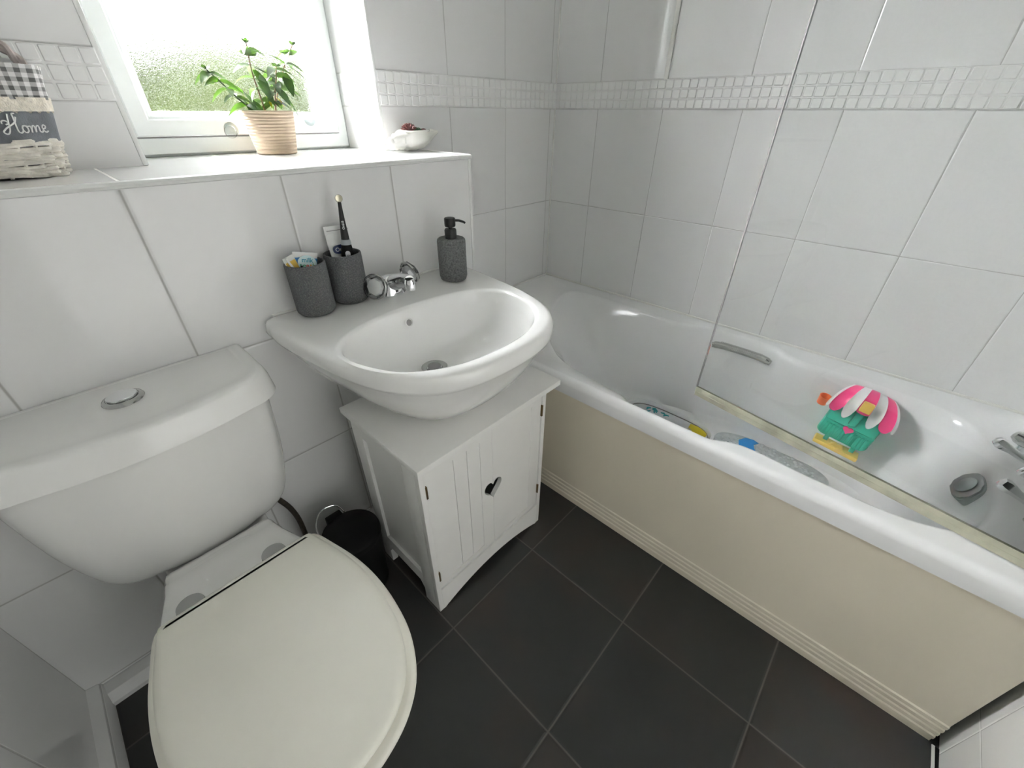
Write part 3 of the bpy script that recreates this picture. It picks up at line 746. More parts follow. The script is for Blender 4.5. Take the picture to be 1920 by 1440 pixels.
# electric toothbrush
def ebrush():
    base = Vector((-1.113, -.299, .771)); up = Vector((.050, .0, 1)).normalized()
    t = thing('electric_toothbrush', 'black electric toothbrush with silver round head in the right tumbler', 'toothbrush', base)
    mt = axis_mtx(base, up)
    # make local -Y face the camera
    q = up.to_track_quat('Z', 'Y').to_matrix(); 
    face = Vector((-.45, -1, 0)); face = (face-up*face.dot(up)).normalized(); sx = face.cross(up).normalized()*-1
    mt = Matrix.Translation(base) @ Matrix(((sx.x, -face.x, up.x, 0), (sx.y, -face.y, up.y, 0), (sx.z, -face.z, up.z, 0), (0, 0, 0, 1)))
    b = lathe([(.011, 0), (.0145, .01), (.0150, .06), (.0145, .085), (.0128, .103), (.0105, .116)], 28); obj('brush_handle', xform(b, mt), M['black'], t)
    b = lathe([(.0108, .1155), (.0112, .118), (.0100, .125), (.0088, .1262)], 28); obj('handle_ring', xform(b, mt), M['grey_band'], t)
    b = lathe([(.0088, .126), (.0078, .140), (.0056, .165), (.0040, .190), (.0036, .204), (.002, .207)], 24)
    for v in b.verts: v.co.y -= max(0, v.co.z-.15)*.06
    n = obj('brush_neck', xform(b, mt), M['matte_black'], t)
    b = text_mesh('Oral-B', .0065, .0002, bold=.0002); xform(b, mt @ Matrix.Translation((0, -.0085, .157)) @ Matrix.Rotation(PI/2, 4, 'X') @ Matrix.Rotation(PI/2, 4, 'Z')); obj('neck_lettering', b, M['light_grey'], n)
    hd = bmesh.new()
    tt = lathe([(.0005, -.004), (.0065, -.004), (.0078, -.001), (.0078, .003), (.0066, .006), (.0064, .0105), (.0005, .0100)], 24)
    xform(tt, Matrix.Translation((0, -.003, .209)) @ Matrix.Rotation(PI/2-.15, 4, 'X')); merge(hd, tt)
    o = obj('brush_head', xform(hd, mt), M['silver_bristle'], t); o['label'] = 'silver round brush head'
    pl_ = [(.0052*math.cos(q), (.024 if math.sin(q) > 0 else -.024)+.0052*math.sin(q)) for q in [2*PI*(i+.5)/28 for i in range(28)]]
    b = prism(pl_, 0, .002, None, .0006); xform(b, mt @ Matrix.Translation((0, -.0138, .075)) @ Matrix.Rotation(PI/2, 4, 'X'))
    o = obj('button_panel', b, M['light_grey'], t); o['label'] = 'pale grey button panel'
    b = lathe([(.0018, .0022), (.0026, .0024), (.0018, .0026)], 16, cap0=False, cap1=False); xform(b, mt @ Matrix.Translation((0, -.0138, .094)) @ Matrix.Rotation(PI/2, 4, 'X')); obj('power_symbol', b, M['grey_ink'], o)
ebrush()
# dispenser
def dispenser():
    x, y = -.853, -.352
    t = thing('soap_dispenser', 'charcoal speckled stone soap dispenser with a black pump', 'soap dispenser', (x, y, CZ))
    r = .0365
    obj('bottle', lathe([(r-.009, 0), (r-.003, .003), (r, .012), (r, .100), (r-.0012, .1045), (r-.004, .107), (r-.010, .1078), (.0145, .107)], 48, (x, y, CZ)), M['stone_plain'], t)
    obj('pump_collar', lathe([(.0145, .105), (.0150, .107), (.0150, .127), (.0135, .130), (.005, .130)], 28, (x, y, CZ)), M['matte_black'], t)
    obj('pump_stem', lathe([(.0045, .129), (.0045, .137)], 16, (x, y, CZ)), M['matte_black'], t)
    h = obj('pump_head', lathe([(.004, .135), (.0128, .1355), (.0138, .138), (.0138, .154), (.0125, .156), (.001, .1562)], 28, (x, y, CZ)), M['matte_black'], t)
    a = Vector((x, y, CZ+.150)); d = Vector((.80, -.60, -.05))
    obj('pump_nozzle', tube([a, a+d*.022, a+d*.034+Vector((0, 0, -.003)), a+d*.038+Vector((0, 0, -.006))], [.0034, .003, .0028, .0026], 10), M['matte_black'], h)
dispenser()

# ---------------- vanity cabinet ----------------
def cabinet():
    t = thing('vanity_cabinet', 'white under-basin cabinet with tongue-and-groove doors and heart cut-out', 'cabinet', (-1.03, -.53, 0))
    x0, x1, yf, yb, zt = -1.236, -.822, -.664, -.395, .535
    obj('cabinet_top', box(-1.247, -.790, -.684, -.378, zt, .551, .002), M['paint'], t)
    for s, xa, xb in ((-1, x0, x0+.018), (1, x1-.018, x1)):
        b = bmesh.new(); ya, yc = yf+.0162, yb
        # stiles run to the floor, rail and apron between them
        box(xa, xb, ya, ya+.045, 0, zt, .0012, b); box(xa, xb, yc-.045, yc, 0, zt, .0012, b)
        box(xa, xb, ya+.045, yc-.045, zt-.05, zt, 0, b)
        mid = Matrix(((0, 0, 1, 0), (1, 0, 0, 0), (0, 1, 0, 0), (0, 0, 0, 1)))
        poly = [(ya+.045, .115), (ya+.045, .050), (ya+.060, .072), (yc-.060, .072), (yc-.045, .050), (yc-.045, .115)]
        prism(poly, xa, xb, mid, bm=b)
        pnl = (xa+.008, xb) if s < 0 else (xa, xb-.008)
        box(pnl[0], pnl[1], ya+.045, yc-.045, .11, zt-.05, 0, b)
        obj('side_panel', b, M['paint'], t, 30)
    obj('back_board', box(x0+.018, x1-.018, yb-.006, yb, .08, zt), M['paint'], t)
    obj('cabinet_shelf', box(x0+.018, x1-.018, yf+.02, yb-.006, .082, .095), M['paint'], t)
    # front stiles, head rail and arched apron as one face frame
    b = bmesh.new(); mf = Matrix(((1, 0, 0, 0), (0, 0, 1, 0), (0, 1, 0, 0), (0, 0, 0, 1)))
    box(x0, x0+.014, yf, yf+.016, 0, zt, .001, b); box(x1-.014, x1, yf, yf+.016, 0, zt, .001, b)
    arch = [(x0+.014, .088), (x0+.014, .0), (x0+.020, .0)]
    for i in range(17):
        k = i/16; arch.append((x0+.026+(x1-x0-.052)*k, .034*(1-(2*k-1)**2)+.003))
    arch += [(x1-.020, .0), (x1-.014, .0), (x1-.014, .088)]
    prism(arch, yf, yf+.016, mf, bm=b)
    obj('face_frame', b, M['paint'], t, 30)
    # two doors; the heart is cut half out of each
    dx0, dx1, dz0, dz1 = x0+.0148, x1-.0148, .0895, zt-.003; cx = (dx0+dx1)/2; hx = -1.022
    def heart(cz, s):
        pts = []
        for i in range(40):
            q = 2*PI*i/40
            pts.append((hx + s*16*math.sin(q)**3/16, cz + s*(13*math.cos(q)-5*math.cos(2*q)-2*math.cos(3*q)-math.cos(4*q))/16*1.15))
        return pts
    for s in (-1, 1):
        a, c = (dx0, hx-.0003) if s < 0 else (hx+.0003, dx1)
        b = bmesh.new(); st = .040
        box(a, c, yf+.0035, yf+.016, dz0, dz1, .0008, b)
        d = obj('cabinet_door', b, M['paint'], t, 30)
        # sunk tongue-and-groove field
        pa, pc = (a+st, c-st) if s < 0 else (a+st, c-st)
        cut = box(pa, pc, yf-.01, yf+.0055, dz0+.010+st*.0, dz1-st*.95)
        cut.free()
        cut = box(pa, pc, yf-.01, yf+(.0052 if s < 0 else .0043), dz0+.02, dz1-.036)
        boolean(d, cut)
        n = 3; wv = (pc-pa)/n
        for k in range(n):
            wtn = .0018
            if k and s < 0: boolean(d, box(pa+wv*k-wtn/2, pa+wv*k+wtn/2, yf-.01, yf+.0075, dz0+.02, dz1-.036))
        hb = prism(heart(.312, .031), yf-.03, yf+.05, mf)
        boolean(d, hb)
        d.data.materials.clear(); d.data.materials.append(M['paint'])
        for z in ((.150, .46) if s < 0 else (.165, .467)):
            hxp = a if s < 0 else c
            h = obj('hinge', box(hxp-.0022, hxp+.0022, yf-.002, yf+.006, z-.020, z+.016, .0006), M['brass'], d); h['label'] = 'small dark brass hinge'
    obj('door_catch', box(hx-.004, hx+.014, yf-.001, yf+.01, dz1-.001, dz1+.0025), M['grey_ink'], t)
cabinet()

# ---------------- toilet ----------------
def toilet():
    cx = -1.570
    t = thing('toilet', 'white close-coupled toilet with cream seat, standing left of the cabinet', 'toilet', (cx, -.6, 0))
    def drect(hw, yb, yf, r, z, bulge=.0, cxx=cx, n=12, hwb=None):
        """plan outline: straight back at yb, rounded front corners and bowed front"""
        hwb = hwb or hw; pts = [(hwb, yb)]
        for i in range(n+1):
            q = -PI/2*i/n
            pts.append((hw-r+r*math.cos(q), yf+r+r*math.sin(q)))
        m_ = 6
        for i in range(1, m_): pts.append(((hw-r)*(1-2*i/m_), yf-bulge*(1-(1-2*i/m_)**2)))
        for i in range(n+1):
            q = -PI/2-PI/2*i/n
            pts.append((-hw+r+r*math.cos(q), yf+r+r*math.sin(q)))
        pts.append((-hwb, yb))
        return [(cxx+x, y, z) for x, y in pts]
    Y = BY-.002
    # cistern body tapers down to a rounded foot
    rings = []
    for z, hw, yf, r, bl in [(.352, .125, -.345, .05, .012), (.358, .145, -.362, .06, .016), (.375, .162, -.380, .065, .018), (.41, .174, -.390, .06, .02), (.50, .188, -.402, .055, .022), (.60, .1955, -.4105, .055, .022), (.676, .199, -.414, .055, .022)]:
        rings.append(drect(hw, Y, yf, r, z, bl))
    c = obj('cistern', loft(smooth_rings(rings)), M['ceramic'], t, 60)
    rings = []
    for z, k, bl in [(.672, .000, .022), (.667, .007, .022), (.669, .0115, .022), (.700, .008, .022), (.712, .0045, .022), (.7165, .002, .022), (.719, -.003, .022)]:
        rings.append(drect(.202+k, Y, -.418-k*1.0, .058, z, bl))
    rings.append(drect(.190, Y-.004, -.406, .05, .7200, .02)); rings.append(drect(.183, Y-.010, -.396, .05, .7190, .02)); rings.append(drect(.179, Y-.014, -.391, .05, .7205, .02))
    l = obj('cistern_lid', loft(rings), M['ceramic'], t, 60)
    bc = (-1.571, -.332, .7205)
    f = obj('flush_button', lathe([(.0005, 0), (.028, 0), (.0295, .0015), (.028, .0045), (.0235, .0068), (.0222, .0055), (.0005, .0055)], 36, bc), M['chrome_dull'], l); f['label'] = 'chrome dual flush button'
    b = prism([(.0212*math.cos(q), .0212*math.sin(q)) for q in [math.radians(-60+i*300/24) for i in range(25)]], bc[2]+.006, bc[2]+.0095, Matrix.Translation((bc[0], bc[1], 0)), .0008)
    for v in b.verts: pass
    obj('flush_disc', b, M['chrome'], l)
    # pan
    def oval(hw, yb, yf, z, p=2.3, hwb=None, n=44):
        ym = yb*.42+yf*.58; hwb = hwb or hw; out = []
        for i in range(n):
            q = 2*PI*i/n; c_, s_ = math.cos(q), math.sin(q)
            if s_ > 0:   # back half squarer
                e = 2/4.5; x = hw*math.copysign(abs(c_)**e, c_); y = ym+(yb-ym)*abs(s_)**e
                k = (y-ym)/(yb-ym); x *= 1+(hwb/hw-1)*k*k
            else:
                e = 2/p; x = hw*math.copysign(abs(c_)**e, c_); y = ym+(yf-ym)*abs(s_)**e
            out.append((cx+.005+x, y, z))
        return out
    rings = [oval(.115, -.34, -.74, 0, hwb=.10), oval(.118, -.34, -.745, .012, hwb=.10), oval(.100, -.34, -.72, .05, hwb=.095), oval(.095, -.34, -.73, .14, hwb=.095), oval(.115, -.34, -.80, .24, hwb=.10),
             oval(.135, -.36, -.88, .33, hwb=.085), oval(.148, -.42, -.925, .385, hwb=.085), oval(.152, -.43, -.935, .398, hwb=.085), oval(.148, -.44, -.930, .403, hwb=.083)]
    def neck(r, dz):   # the platform behind the seat dips towards the bowl
        return r
    b = loft(smooth_rings(rings, 3))
    obj('toilet_pan', b, M['ceramic'], t, 60)
    # raised shelf carrying the cistern, with a fillet line
    b = bmesh.new()
    b2 = []
    for y, z, hw in [(-.30, .345, .100), (-.37, .350, .098), (-.395, .362, .096), (-.412, .385, .096), (-.422, .3985, .097), (-.432, .4020, .098), (-.445, .4015, .100), (-.452, .4065, .101), (-.475, .4075, .105), (-.515, .4085, .118), (-.556, .4085, .132)]:
        b2.append([(cx+.007-hw, y, z-.075), (cx+.007-hw, y, z-.010), (cx+.007-hw+.006, y, z-.001), (cx+.007-hw+.014, y, z), (cx+.007+hw-.014, y, z), (cx+.007+hw-.006, y, z-.001), (cx+.007+hw, y, z-.010), (cx+.007+hw, y, z-.075)])
    loft(b2, bm=b); obj('pan_shelf', b, M['ceramic'], t, 50)
    # seat and lid
    scx = -1.556
    def dshape(k, z):
        half = [(0, -.548), (.085, -.548), (.122, -.550), (.135, -.562), (.146, -.60), (.160, -.66), (.166, -.72), (.163, -.785), (.150, -.85), (.122, -.905), (.085, -.938), (.042, -.955), (0, -.960)]
        pts = [(x, y) for x, y in half] + [(-x, y) for x, y in half[-2:0:-1]]
        c = [(scx+p.x, p.y) for p in cr([(x, y, 0) for x, y in pts], 5)]; n = len(c); out = []
        for i in range(n):
            a = Vector(c[i-1]); d = Vector(c[(i+1) % n]); tn = (d-a)
            if tn.length < 1e-9: out.append((*c[i], z)); continue
            tn.normalize(); nn = Vector((tn.y, -tn.x))
            if (Vector((scx, -.75))-Vector(c[i])).dot(nn) < 0: nn = -nn
            out.append((c[i][0]+nn.x*k, c[i][1]+nn.y*k, z))
        return out
    obj('seat_ring', loft([dshape(.004, .406), dshape(-.002, .409), dshape(-.004, .414), dshape(-.002, .420), dshape(.004, .4225), dshape(.02, .423)]), M['seat'], t, 60)
    obj('seat_lid', loft([dshape(.016, .4232), dshape(.012, .425), dshape(.009, .431), dshape(.010, .437), dshape(.015, .4415), dshape(.024, .443)]), M['seat'], t, 60)
    for x in (-.070, .068):
        h = obj('seat_hinge', lathe([(.0005, .010), (.021, .0095), (.0215, .007), (.0215, 0)][::-1], 28, (cx+.005+x, -.541, .4135)), M['hinge_grey'], t); h['label'] = 'round grey seat hinge cap'
toilet()
tag(obj('water_hose', tube(cr([(-1.440, -.305, .372), (-1.425, -.306, .33), (-1.408, -.308, .28), (-1.400, -.308, .22), (-1.400, -.300, .12), (-1.402, -.280, .06), (-1.402, -.262, .05)], 6, False), .0065, 10), M['rubber_dark']), 'dark braided hose running down behind the toilet seat', 'hose')

# ---------------- pedal bin ----------------
def bin_():
    x, y = -1.322, -.430
    t = thing('waste_bin', 'black round bin between the toilet and the cabinet', 'bin', (x, y, 0))
    obj('bin_body', lathe([(.060, 0), (.064, .003), (.071, .165), (.072, .198), (.070, .200)], 36, (x, y, 0)), M['black'], t)
    obj('bin_lid', lathe([(.0735, .196), (.0745, .204), (.073, .213), (.060, .224), (.030, .231), (.0005, .233)], 36, (x, y, 0)), M['black'], t)
    a = [Vector((x-.062, y+.020, .200)), Vector((x-.060, y+.062, .226)), Vector((x-.03, y+.088, .246)), Vector((x+.008, y+.086, .239)), Vector((x+.02, y+.070, .214))]
    o = obj('bin_handle', tube(cr(a, 6, False), .0022, 8), M['chrome'], t); o['label'] = 'thin chrome carrying handle'
    obj('lid_hinge', box(x-.030, x+.012, y+.058, y+.080, .190, .226, .003), M['black'], t)
bin_()

# ---------------- things on the sill ----------------
def plant():
    x, y = -1.043, .118
    t = thing('potted_plant', 'leggy green plant in a beige wavy pot on the window sill', 'plant', (x, y, SZ))
    H = .096
    o = obj('plant_pot', lathe([(.044, 0), (.047, .001), (.0485, .004), (.0625, H-.001), (.0620, H), (.0585, H), (.0575, H-.003), (.055, H-.016), (.02, H-.016)], 56), M['pot'], t, loc=(x, y, SZ))
    o.matrix_parent_inverse = t.matrix_basis.inverted()
    obj('pot_soil', lathe([(.0565, H-.014), (.03, H-.008), (.0005, H-.006)], 24, (x, y, SZ), cap0=True), M['soil'], t)
    random.seed(5)
    def leaf(base, d, ln, wd, droop, tilt=0.):
        """one pointed leaf with a midrib fold"""
        d = Vector(d).normalized(); side = d.cross(Vector((0, 0, 1)))
        if side.length < .1: side = Vector((1, 0, 0))
        side.normalize(); side = (Matrix.Rotation(tilt, 3, d) @ side); nrm = side.cross(d)
        bm = bmesh.new(); prev = None; N = 7
        for i in range(N+1):
            k = i/N; w_ = wd*math.sin(PI*min(1, k*.93+.07))**.8*(1-.25*k)
            p = base+d*ln*k+Vector((0, 0, -droop*ln*k*k))
            row = [bm.verts.new(p-side*w_/2+nrm*w_*.12), bm.verts.new(p), bm.verts.new(p+side*w_/2+nrm*w_*.12)]
            if prev:
                bm.faces.new((prev[0], prev[1], row[1], row[0])); bm.faces.new((prev[1], prev[2], row[2], row[1]))
            prev = row
        return bm
    # image-derived stem lines: base -> tip (x, z) at the depth of the pot
    zt = SZ+H-.008
    stems = [
        [(-.022, 0), (-.06, .03), (-.088, .060), (-.113, .085)],
        [(-.004, 0), (-.006, .045), (-.008, .090), (-.002, .142)],
        [(.022, 0), (.030, .040), (.042, .075), (.048, .100)],
        [(.020, 0), (.042, .045), (.076, .100), (.112, .148)]]
    mats = [M['leaf'], M['leaf_pale']]
    for si, st in enumerate(stems):
        P = cr([(x+a, y+.004*(si-1.5)+.01*(i/3)*(1 if si % 2 else -1), zt+c) for i, (a, c) in enumerate(st)], 6, False)
        s = obj('plant_stem', tube(P, [.0024-.0012*i/len(P) for i in range(len(P))], 7), M['stem'] if si != 0 else M['leaf'], t)
        n = len(P)
        specs = []
        # small tufts at the tips, longer leaves lower down
        for j in range(5): specs.append((n-1, random.uniform(0, 2*PI), .011, .008, random.uniform(.2, .9), 0., random.uniform(-.6, .6)))
        if si in (1, 3):
            for j in range(6): specs.append((n-4, j*1.05+.3, .022, .015, .35, .1, random.uniform(-.8, .8)))
        for j, idx in enumerate(range(n-3, 3, -3)):
            for q in range(3):
                a = j*1.3+q*2.1+random.uniform(-.3, .3)
                specs.append((idx, a, random.uniform(.034, .050), random.uniform(.011, .018), random.uniform(-.1, .3), .55, random.uniform(-.9, .9)))
        for idx, a, ln, wd, upk, dr, ti in specs:
            b = leaf(P[idx], (math.cos(a), math.sin(a)*.6, upk), ln*1.12, wd*1.25, dr, ti)
            obj('leaf', b, random.choice(mats), s, 0)
        # the broad hanging leaves that face the room
        broad = {0: [((-.045, .045), (.35, -.5, -.75), .042, .024), ((-.030, .028), (.25, -.5, -.75), .036, .024), ((-.050, .030), (.25, -.4, -1), .060, .019)],
                 1: [((-.006, .090), (.25, -.5, -.85), .050, .028), ((-.004, .066), (.30, -.5, -.85), .048, .030), ((-.002, .050), (.45, -.5, -.6), .046, .014), ((-.004, .095), (.8, -.4, -.4), .045, .014)],
                 2: [((.034, .058), (.35, -.5, -.75), .042, .032)],
                 3: [((.066, .088), (-.1, -.6, -.8), .052, .022), ((.078, .105), (-1, -.3, .45), .055, .009), ((.078, .105), (1, -.2, -.7), .050, .010), ((.062, .075), (.35, -.4, -.9), .050, .010), ((.056, .040), (.35, -.3, -1), .048, .009)]}
        for (a, c), d, ln, wd in broad[si]:
            b = leaf(Vector((x+a, y-.006, zt+c)), d, ln*1.1, wd*1.12, .10, random.uniform(-.15, .15)); obj('leaf', b, M['leaf'], s, 0)
    b = leaf(Vector((x+.030, y-.005, zt+.036)), (.45, -.4, -.7), .024, .018, .1); o = obj('leaf', b, M['leaf_yellow'], t, 0); o['label'] = 'yellowed leaf'
    b = leaf(Vector((x+.008, y-.005, zt+.040)), (.1, -.4, -1), .026, .010, .1); o = obj('leaf', b, M['leaf_yellow'], t, 0); o['label'] = 'yellowed leaf'
plant()

def shell():
    c = Vector((-.722, -.055, SZ))
    t = thing('shell_planter', 'white ceramic conch shell planter on the right end of the sill', 'planter', c)
    # axis along +x; bulbous left end with whorls, tapering to a lifted spout
    secs = [(-.090, .006, .010, .020), (-.080, .013, .016, .022), (-.074, .011, .015, .022), (-.066, .018, .021, .025), (-.058, .016, .020, .026), (-.048, .026, .025, .029), (-.040, .023, .024, .030),
            (-.028, .033, .028, .032), (-.005, .038, .030, .034), (.018, .036, .028, .034), (.040, .026, .022, .036), (.058, .016, .014, .040), (.074, .009, .008, .044), (.086, .004, .004, .046)]
    rings = []
    for x, ry, rz, zc in secs:
        r = []
        for i in range(32):
            q = 2*PI*i/32
            rr = 1+.07*math.sin(q*6+x*60)*(1 if x > -.03 else .3)
            z = zc+rz*math.sin(q)*rr
            if -.035 < x < .05 and math.sin(q) > .55: z = zc+rz*.55-.004*(math.sin(q)-.55)*10*.6
            r.append((c.x+x, c.y+ry*math.cos(q)*rr, c.z+max(z, .0005)))
        rings.append(r)
    obj('shell_body', loft(rings), M['shell'], t, 60)
    lp = cr([c+Vector(p) for p in [(-.036, 0, .050), (-.020, -.024, .049), (.01, -.027, .050), (.04, -.016, .051), (.054, 0, .051), (.04, .016, .051), (.01, .027, .050), (-.020, .024, .049)]], 4)
    obj('shell_lip', tube(lp+[lp[0]], .0028, 8), M['shell'], t)
    random.seed(2)
    def rosette(px, py, pz, n, ln, m_, nm):
        b = bmesh.new()
        for i in range(n):
            a = i*2.4; el = .15+1.25*i/n
            d = Vector((math.cos(a)*math.cos(el), math.sin(a)*math.cos(el), math.sin(el)))
            L = ln*(1-.25*i/n); p = Vector((px, py, pz))
            tube([p, p+d*L*.5, p+d*L*.85, p+d*L], [.0022, .0034, .0022, .0004], 5, b)
        return obj(nm, b, m_, t, 60)
    rosette(c.x-.014, c.y, c.z+.052, 34, .024, M['succulent'], 'succulent').__setitem__('label', 'maroon succulent rosette')
    rosette(c.x+.016, c.y, c.z+.049, 22, .013, M['succ_green'], 'succulent').__setitem__('label', 'dark green succulent')
    rosette(c.x+.036, c.y, c.z+.049, 14, .010, M['succulent'], 'succulent')
shell()

def basket():
    c = Vector((-1.560, -.0745, SZ)); EY = .60
    t = thing('wicker_basket', 'whitewashed wicker basket with gingham trim and grey Home cloth band', 'basket', c)
    def R_(z): return .081+.0020*max(0, 1-z/.02)+.195*z
    stakes = 22; b = bmesh.new()
    for row in range(6):
        z0 = .005+row*.0085; r0 = R_(z0)-.002
        for ph in (0, 1):
            P = []
            for i in range(stakes*4+1):
                q = 2*PI*i/(stakes*4); w_ = math.sin(q*stakes/2+(row+ph)*PI)
                P.append(c+Vector(((r0+w_*.005)*math.cos(q), EY*(r0+w_*.005)*math.sin(q), z0+ph*.0035+.0018*math.sin(q*3+row*2))))
            tube(P, .0036, 6, b)
    o = obj('wicker_weave', b, M['wicker'], t); o['kind'] = 'stuff' if False else 'part'
    del o['kind']
    b = bmesh.new()
    for i in range(stakes):
        q = 2*PI*i/stakes; tube([c+Vector(((R_(z)-.002)*math.cos(q), EY*(R_(z)-.002)*math.sin(q), z)) for z in (.002, .02, .04, .055)], .0028, 6, b)
    obj('wicker_stakes', b, M['wicker'], t)
    b = xform(lathe([(R_(.004)-.009, .003), (R_(.14)-.010, .14), (R_(.14)-.012, .14), (R_(.004)-.012, .006)], 48), Matrix.Translation(c) @ Matrix.Diagonal((1, EY, 1, 1))); obj('basket_lining', b, M['grey_cloth'], t)
    # cloths: slightly wavy sleeves
    def sleeve(z0, z1, r_out, m_, nm, wav=.0015, k=9, hem=0., nn=96, loc=True):
        rings = []
        for s in range(9):
            z = z0+(z1-z0)*s/8; ring = []
            for i in range(nn):
                q = 2*PI*i/nn; rr = R_(z)+r_out+wav*math.sin(q*k+z*40)+wav*.5*math.sin(q*23)
                zz = z+(hem*abs(math.sin(q*16)) if s == 0 else 0)
                ring.append((rr*math.cos(q), EY*rr*math.sin(q), zz))
            rings.append(ring)
        inner = [[(p[0]*.975, p[1]*.975, p[2]) for p in r] for r in reversed(rings)]
        b = bmesh.new(); vr = [[b.verts.new(p) for p in r] for r in rings+inner]; vr.append(vr[0])
        for a_, c_ in zip(vr, vr[1:]):
            for i in range(nn): b.faces.new((a_[i], a_[(i+1) % nn], c_[(i+1) % nn], c_[i]))
        o = obj(nm, b, m_, t, 60, loc=c); o.matrix_parent_inverse = t.matrix_basis.inverted(); return o
    band = sleeve(.051, .098, .0015, M['grey_cloth'], 'grey_cloth_band'); band['label'] = 'grey cloth band embroidered Home'
    sleeve(.108, .153, .0025, M['gingham'], 'gingham_trim').__setitem__('label', 'grey and white gingham trim')
    sleeve(.090, .111, .0042, M['lace'], 'lace_edging', .001, 20, .006).__setitem__('label', 'cream scalloped lace edging')
    # embroidered script, facing the camera
    strokes = [
        [(0, .50), (.03, .62), (.12, .66), (.22, .60), (.20, .50), (.12, .46)],
        [(.36, .98), (.30, .78), (.24, .50), (.16, .18), (.06, .02), (-.04, .02), (-.08, .12), (0, .22), (.14, .34), (.36, .48), (.50, .62), (.60, .84)],
        [(.62, 1.0), (.52, .98), (.50, .80), (.47, .50), (.44, .22), (.46, .08), (.54, .06), (.62, .16)],
        [(.76, .40), (.68, .38), (.63, .24), (.66, .10), (.74, .06), (.82, .16), (.82, .32), (.76, .40), (.86, .36), (.92, .38)],
        [(.94, .40), (.95, .24), (.92, .06), (.98, .28), (1.06, .40), (1.10, .34), (1.08, .08), (1.14, .30), (1.22, .40), (1.26, .34), (1.24, .12), (1.30, .06), (1.36, .14)],
        [(1.38, .22), (1.48, .26), (1.52, .36), (1.46, .42), (1.39, .32), (1.39, .14), (1.46, .05), (1.56, .12)]]
    b = bmesh.new(); phi0 = math.radians(-104)
    for st in strokes:
        P = []
        for p in cr([(u, v, 0) for u, v in st], 6, False):
            z = .063+p.y*.027; xx = .034+(p.x)*.031; r = R_(z)+.0045
            yy = math.sqrt(max(1e-6, 1-min(.98, (xx/r)**2)))
            P.append(c+Vector((xx, -EY*r*yy-.0012, z)))
        tube(P, .0010, 6, b)
    obj('home_embroidery', b, M['embroidery'], band)
    # twisted rope handle
    b = bmesh.new()
    for ph in (0, PI):
        P = []
        for i in range(90):
            k = i/89; q = PI*k; base = Vector((.096*math.cos(q), 0, .142+.062*math.sin(q)))
            ra = Vector((math.cos(q), 0, math.sin(q))); a = k*34+ph
            P.append(c+base+(ra*math.cos(a)+Vector((0, 1, 0))*math.sin(a))*.0036)
        tube(P, .0048, 7, b)
    obj('rope_handle', b, mat('mauve_grey_rope', (.55, .48, .46), .8, noise=.15, nscale=90), t)
    # dark card inside
    cb = box(-.032, .040, -.001, .001, -.04, .035, .0005); xform(cb, Matrix.Translation(c+Vector((-.004, -.020, .150))) @ Matrix.Rotation(math.radians(32), 4, 'Y'))
    o = obj('packet', cb, M['navy']); tag(o, 'dark navy packet sticking up out of the wicker basket', 'packet')
    eb = box(.0385, .0415, -.0013, .0013, -.04, .035); 
    xform(eb, Matrix.Translation(c+Vector((-.004, -.020, .150))) @ Matrix.Rotation(math.radians(32), 4, 'Y')); obj('white_edge', eb, M['plastic_white'], o)
basket()

# clear suction hooks on the window beads
def hook(px, pz, ring, lab):
    t = thing('suction_hook', lab, 'hook', (px, WD-.016, pz), 'clear suction hooks on the window frame')
    b = lathe([(.017, 0), (.016, .002), (.008, .005), (.006, .010), (.001, .011)], 28); xform(b, axis_mtx((px, WD-.0142, pz), (0, -1, 0))); obj('suction_cup', b, M['clear'], t)
    if ring:
        P = [(px-.006+.014*math.cos(q), WD-.026, pz-.004+.014*math.sin(q)) for q in [2*PI*i/24 for i in range(25)]]
        obj('hook_ring', tube(P, .0011, 6), M['clear'], t)
hook(-1.118, 1.090, True, 'clear ring hook on the window frame, left of the plant pot')
hook(-.905, 1.112, False, 'clear oval suction cup on the window frame, right of the plant pot')

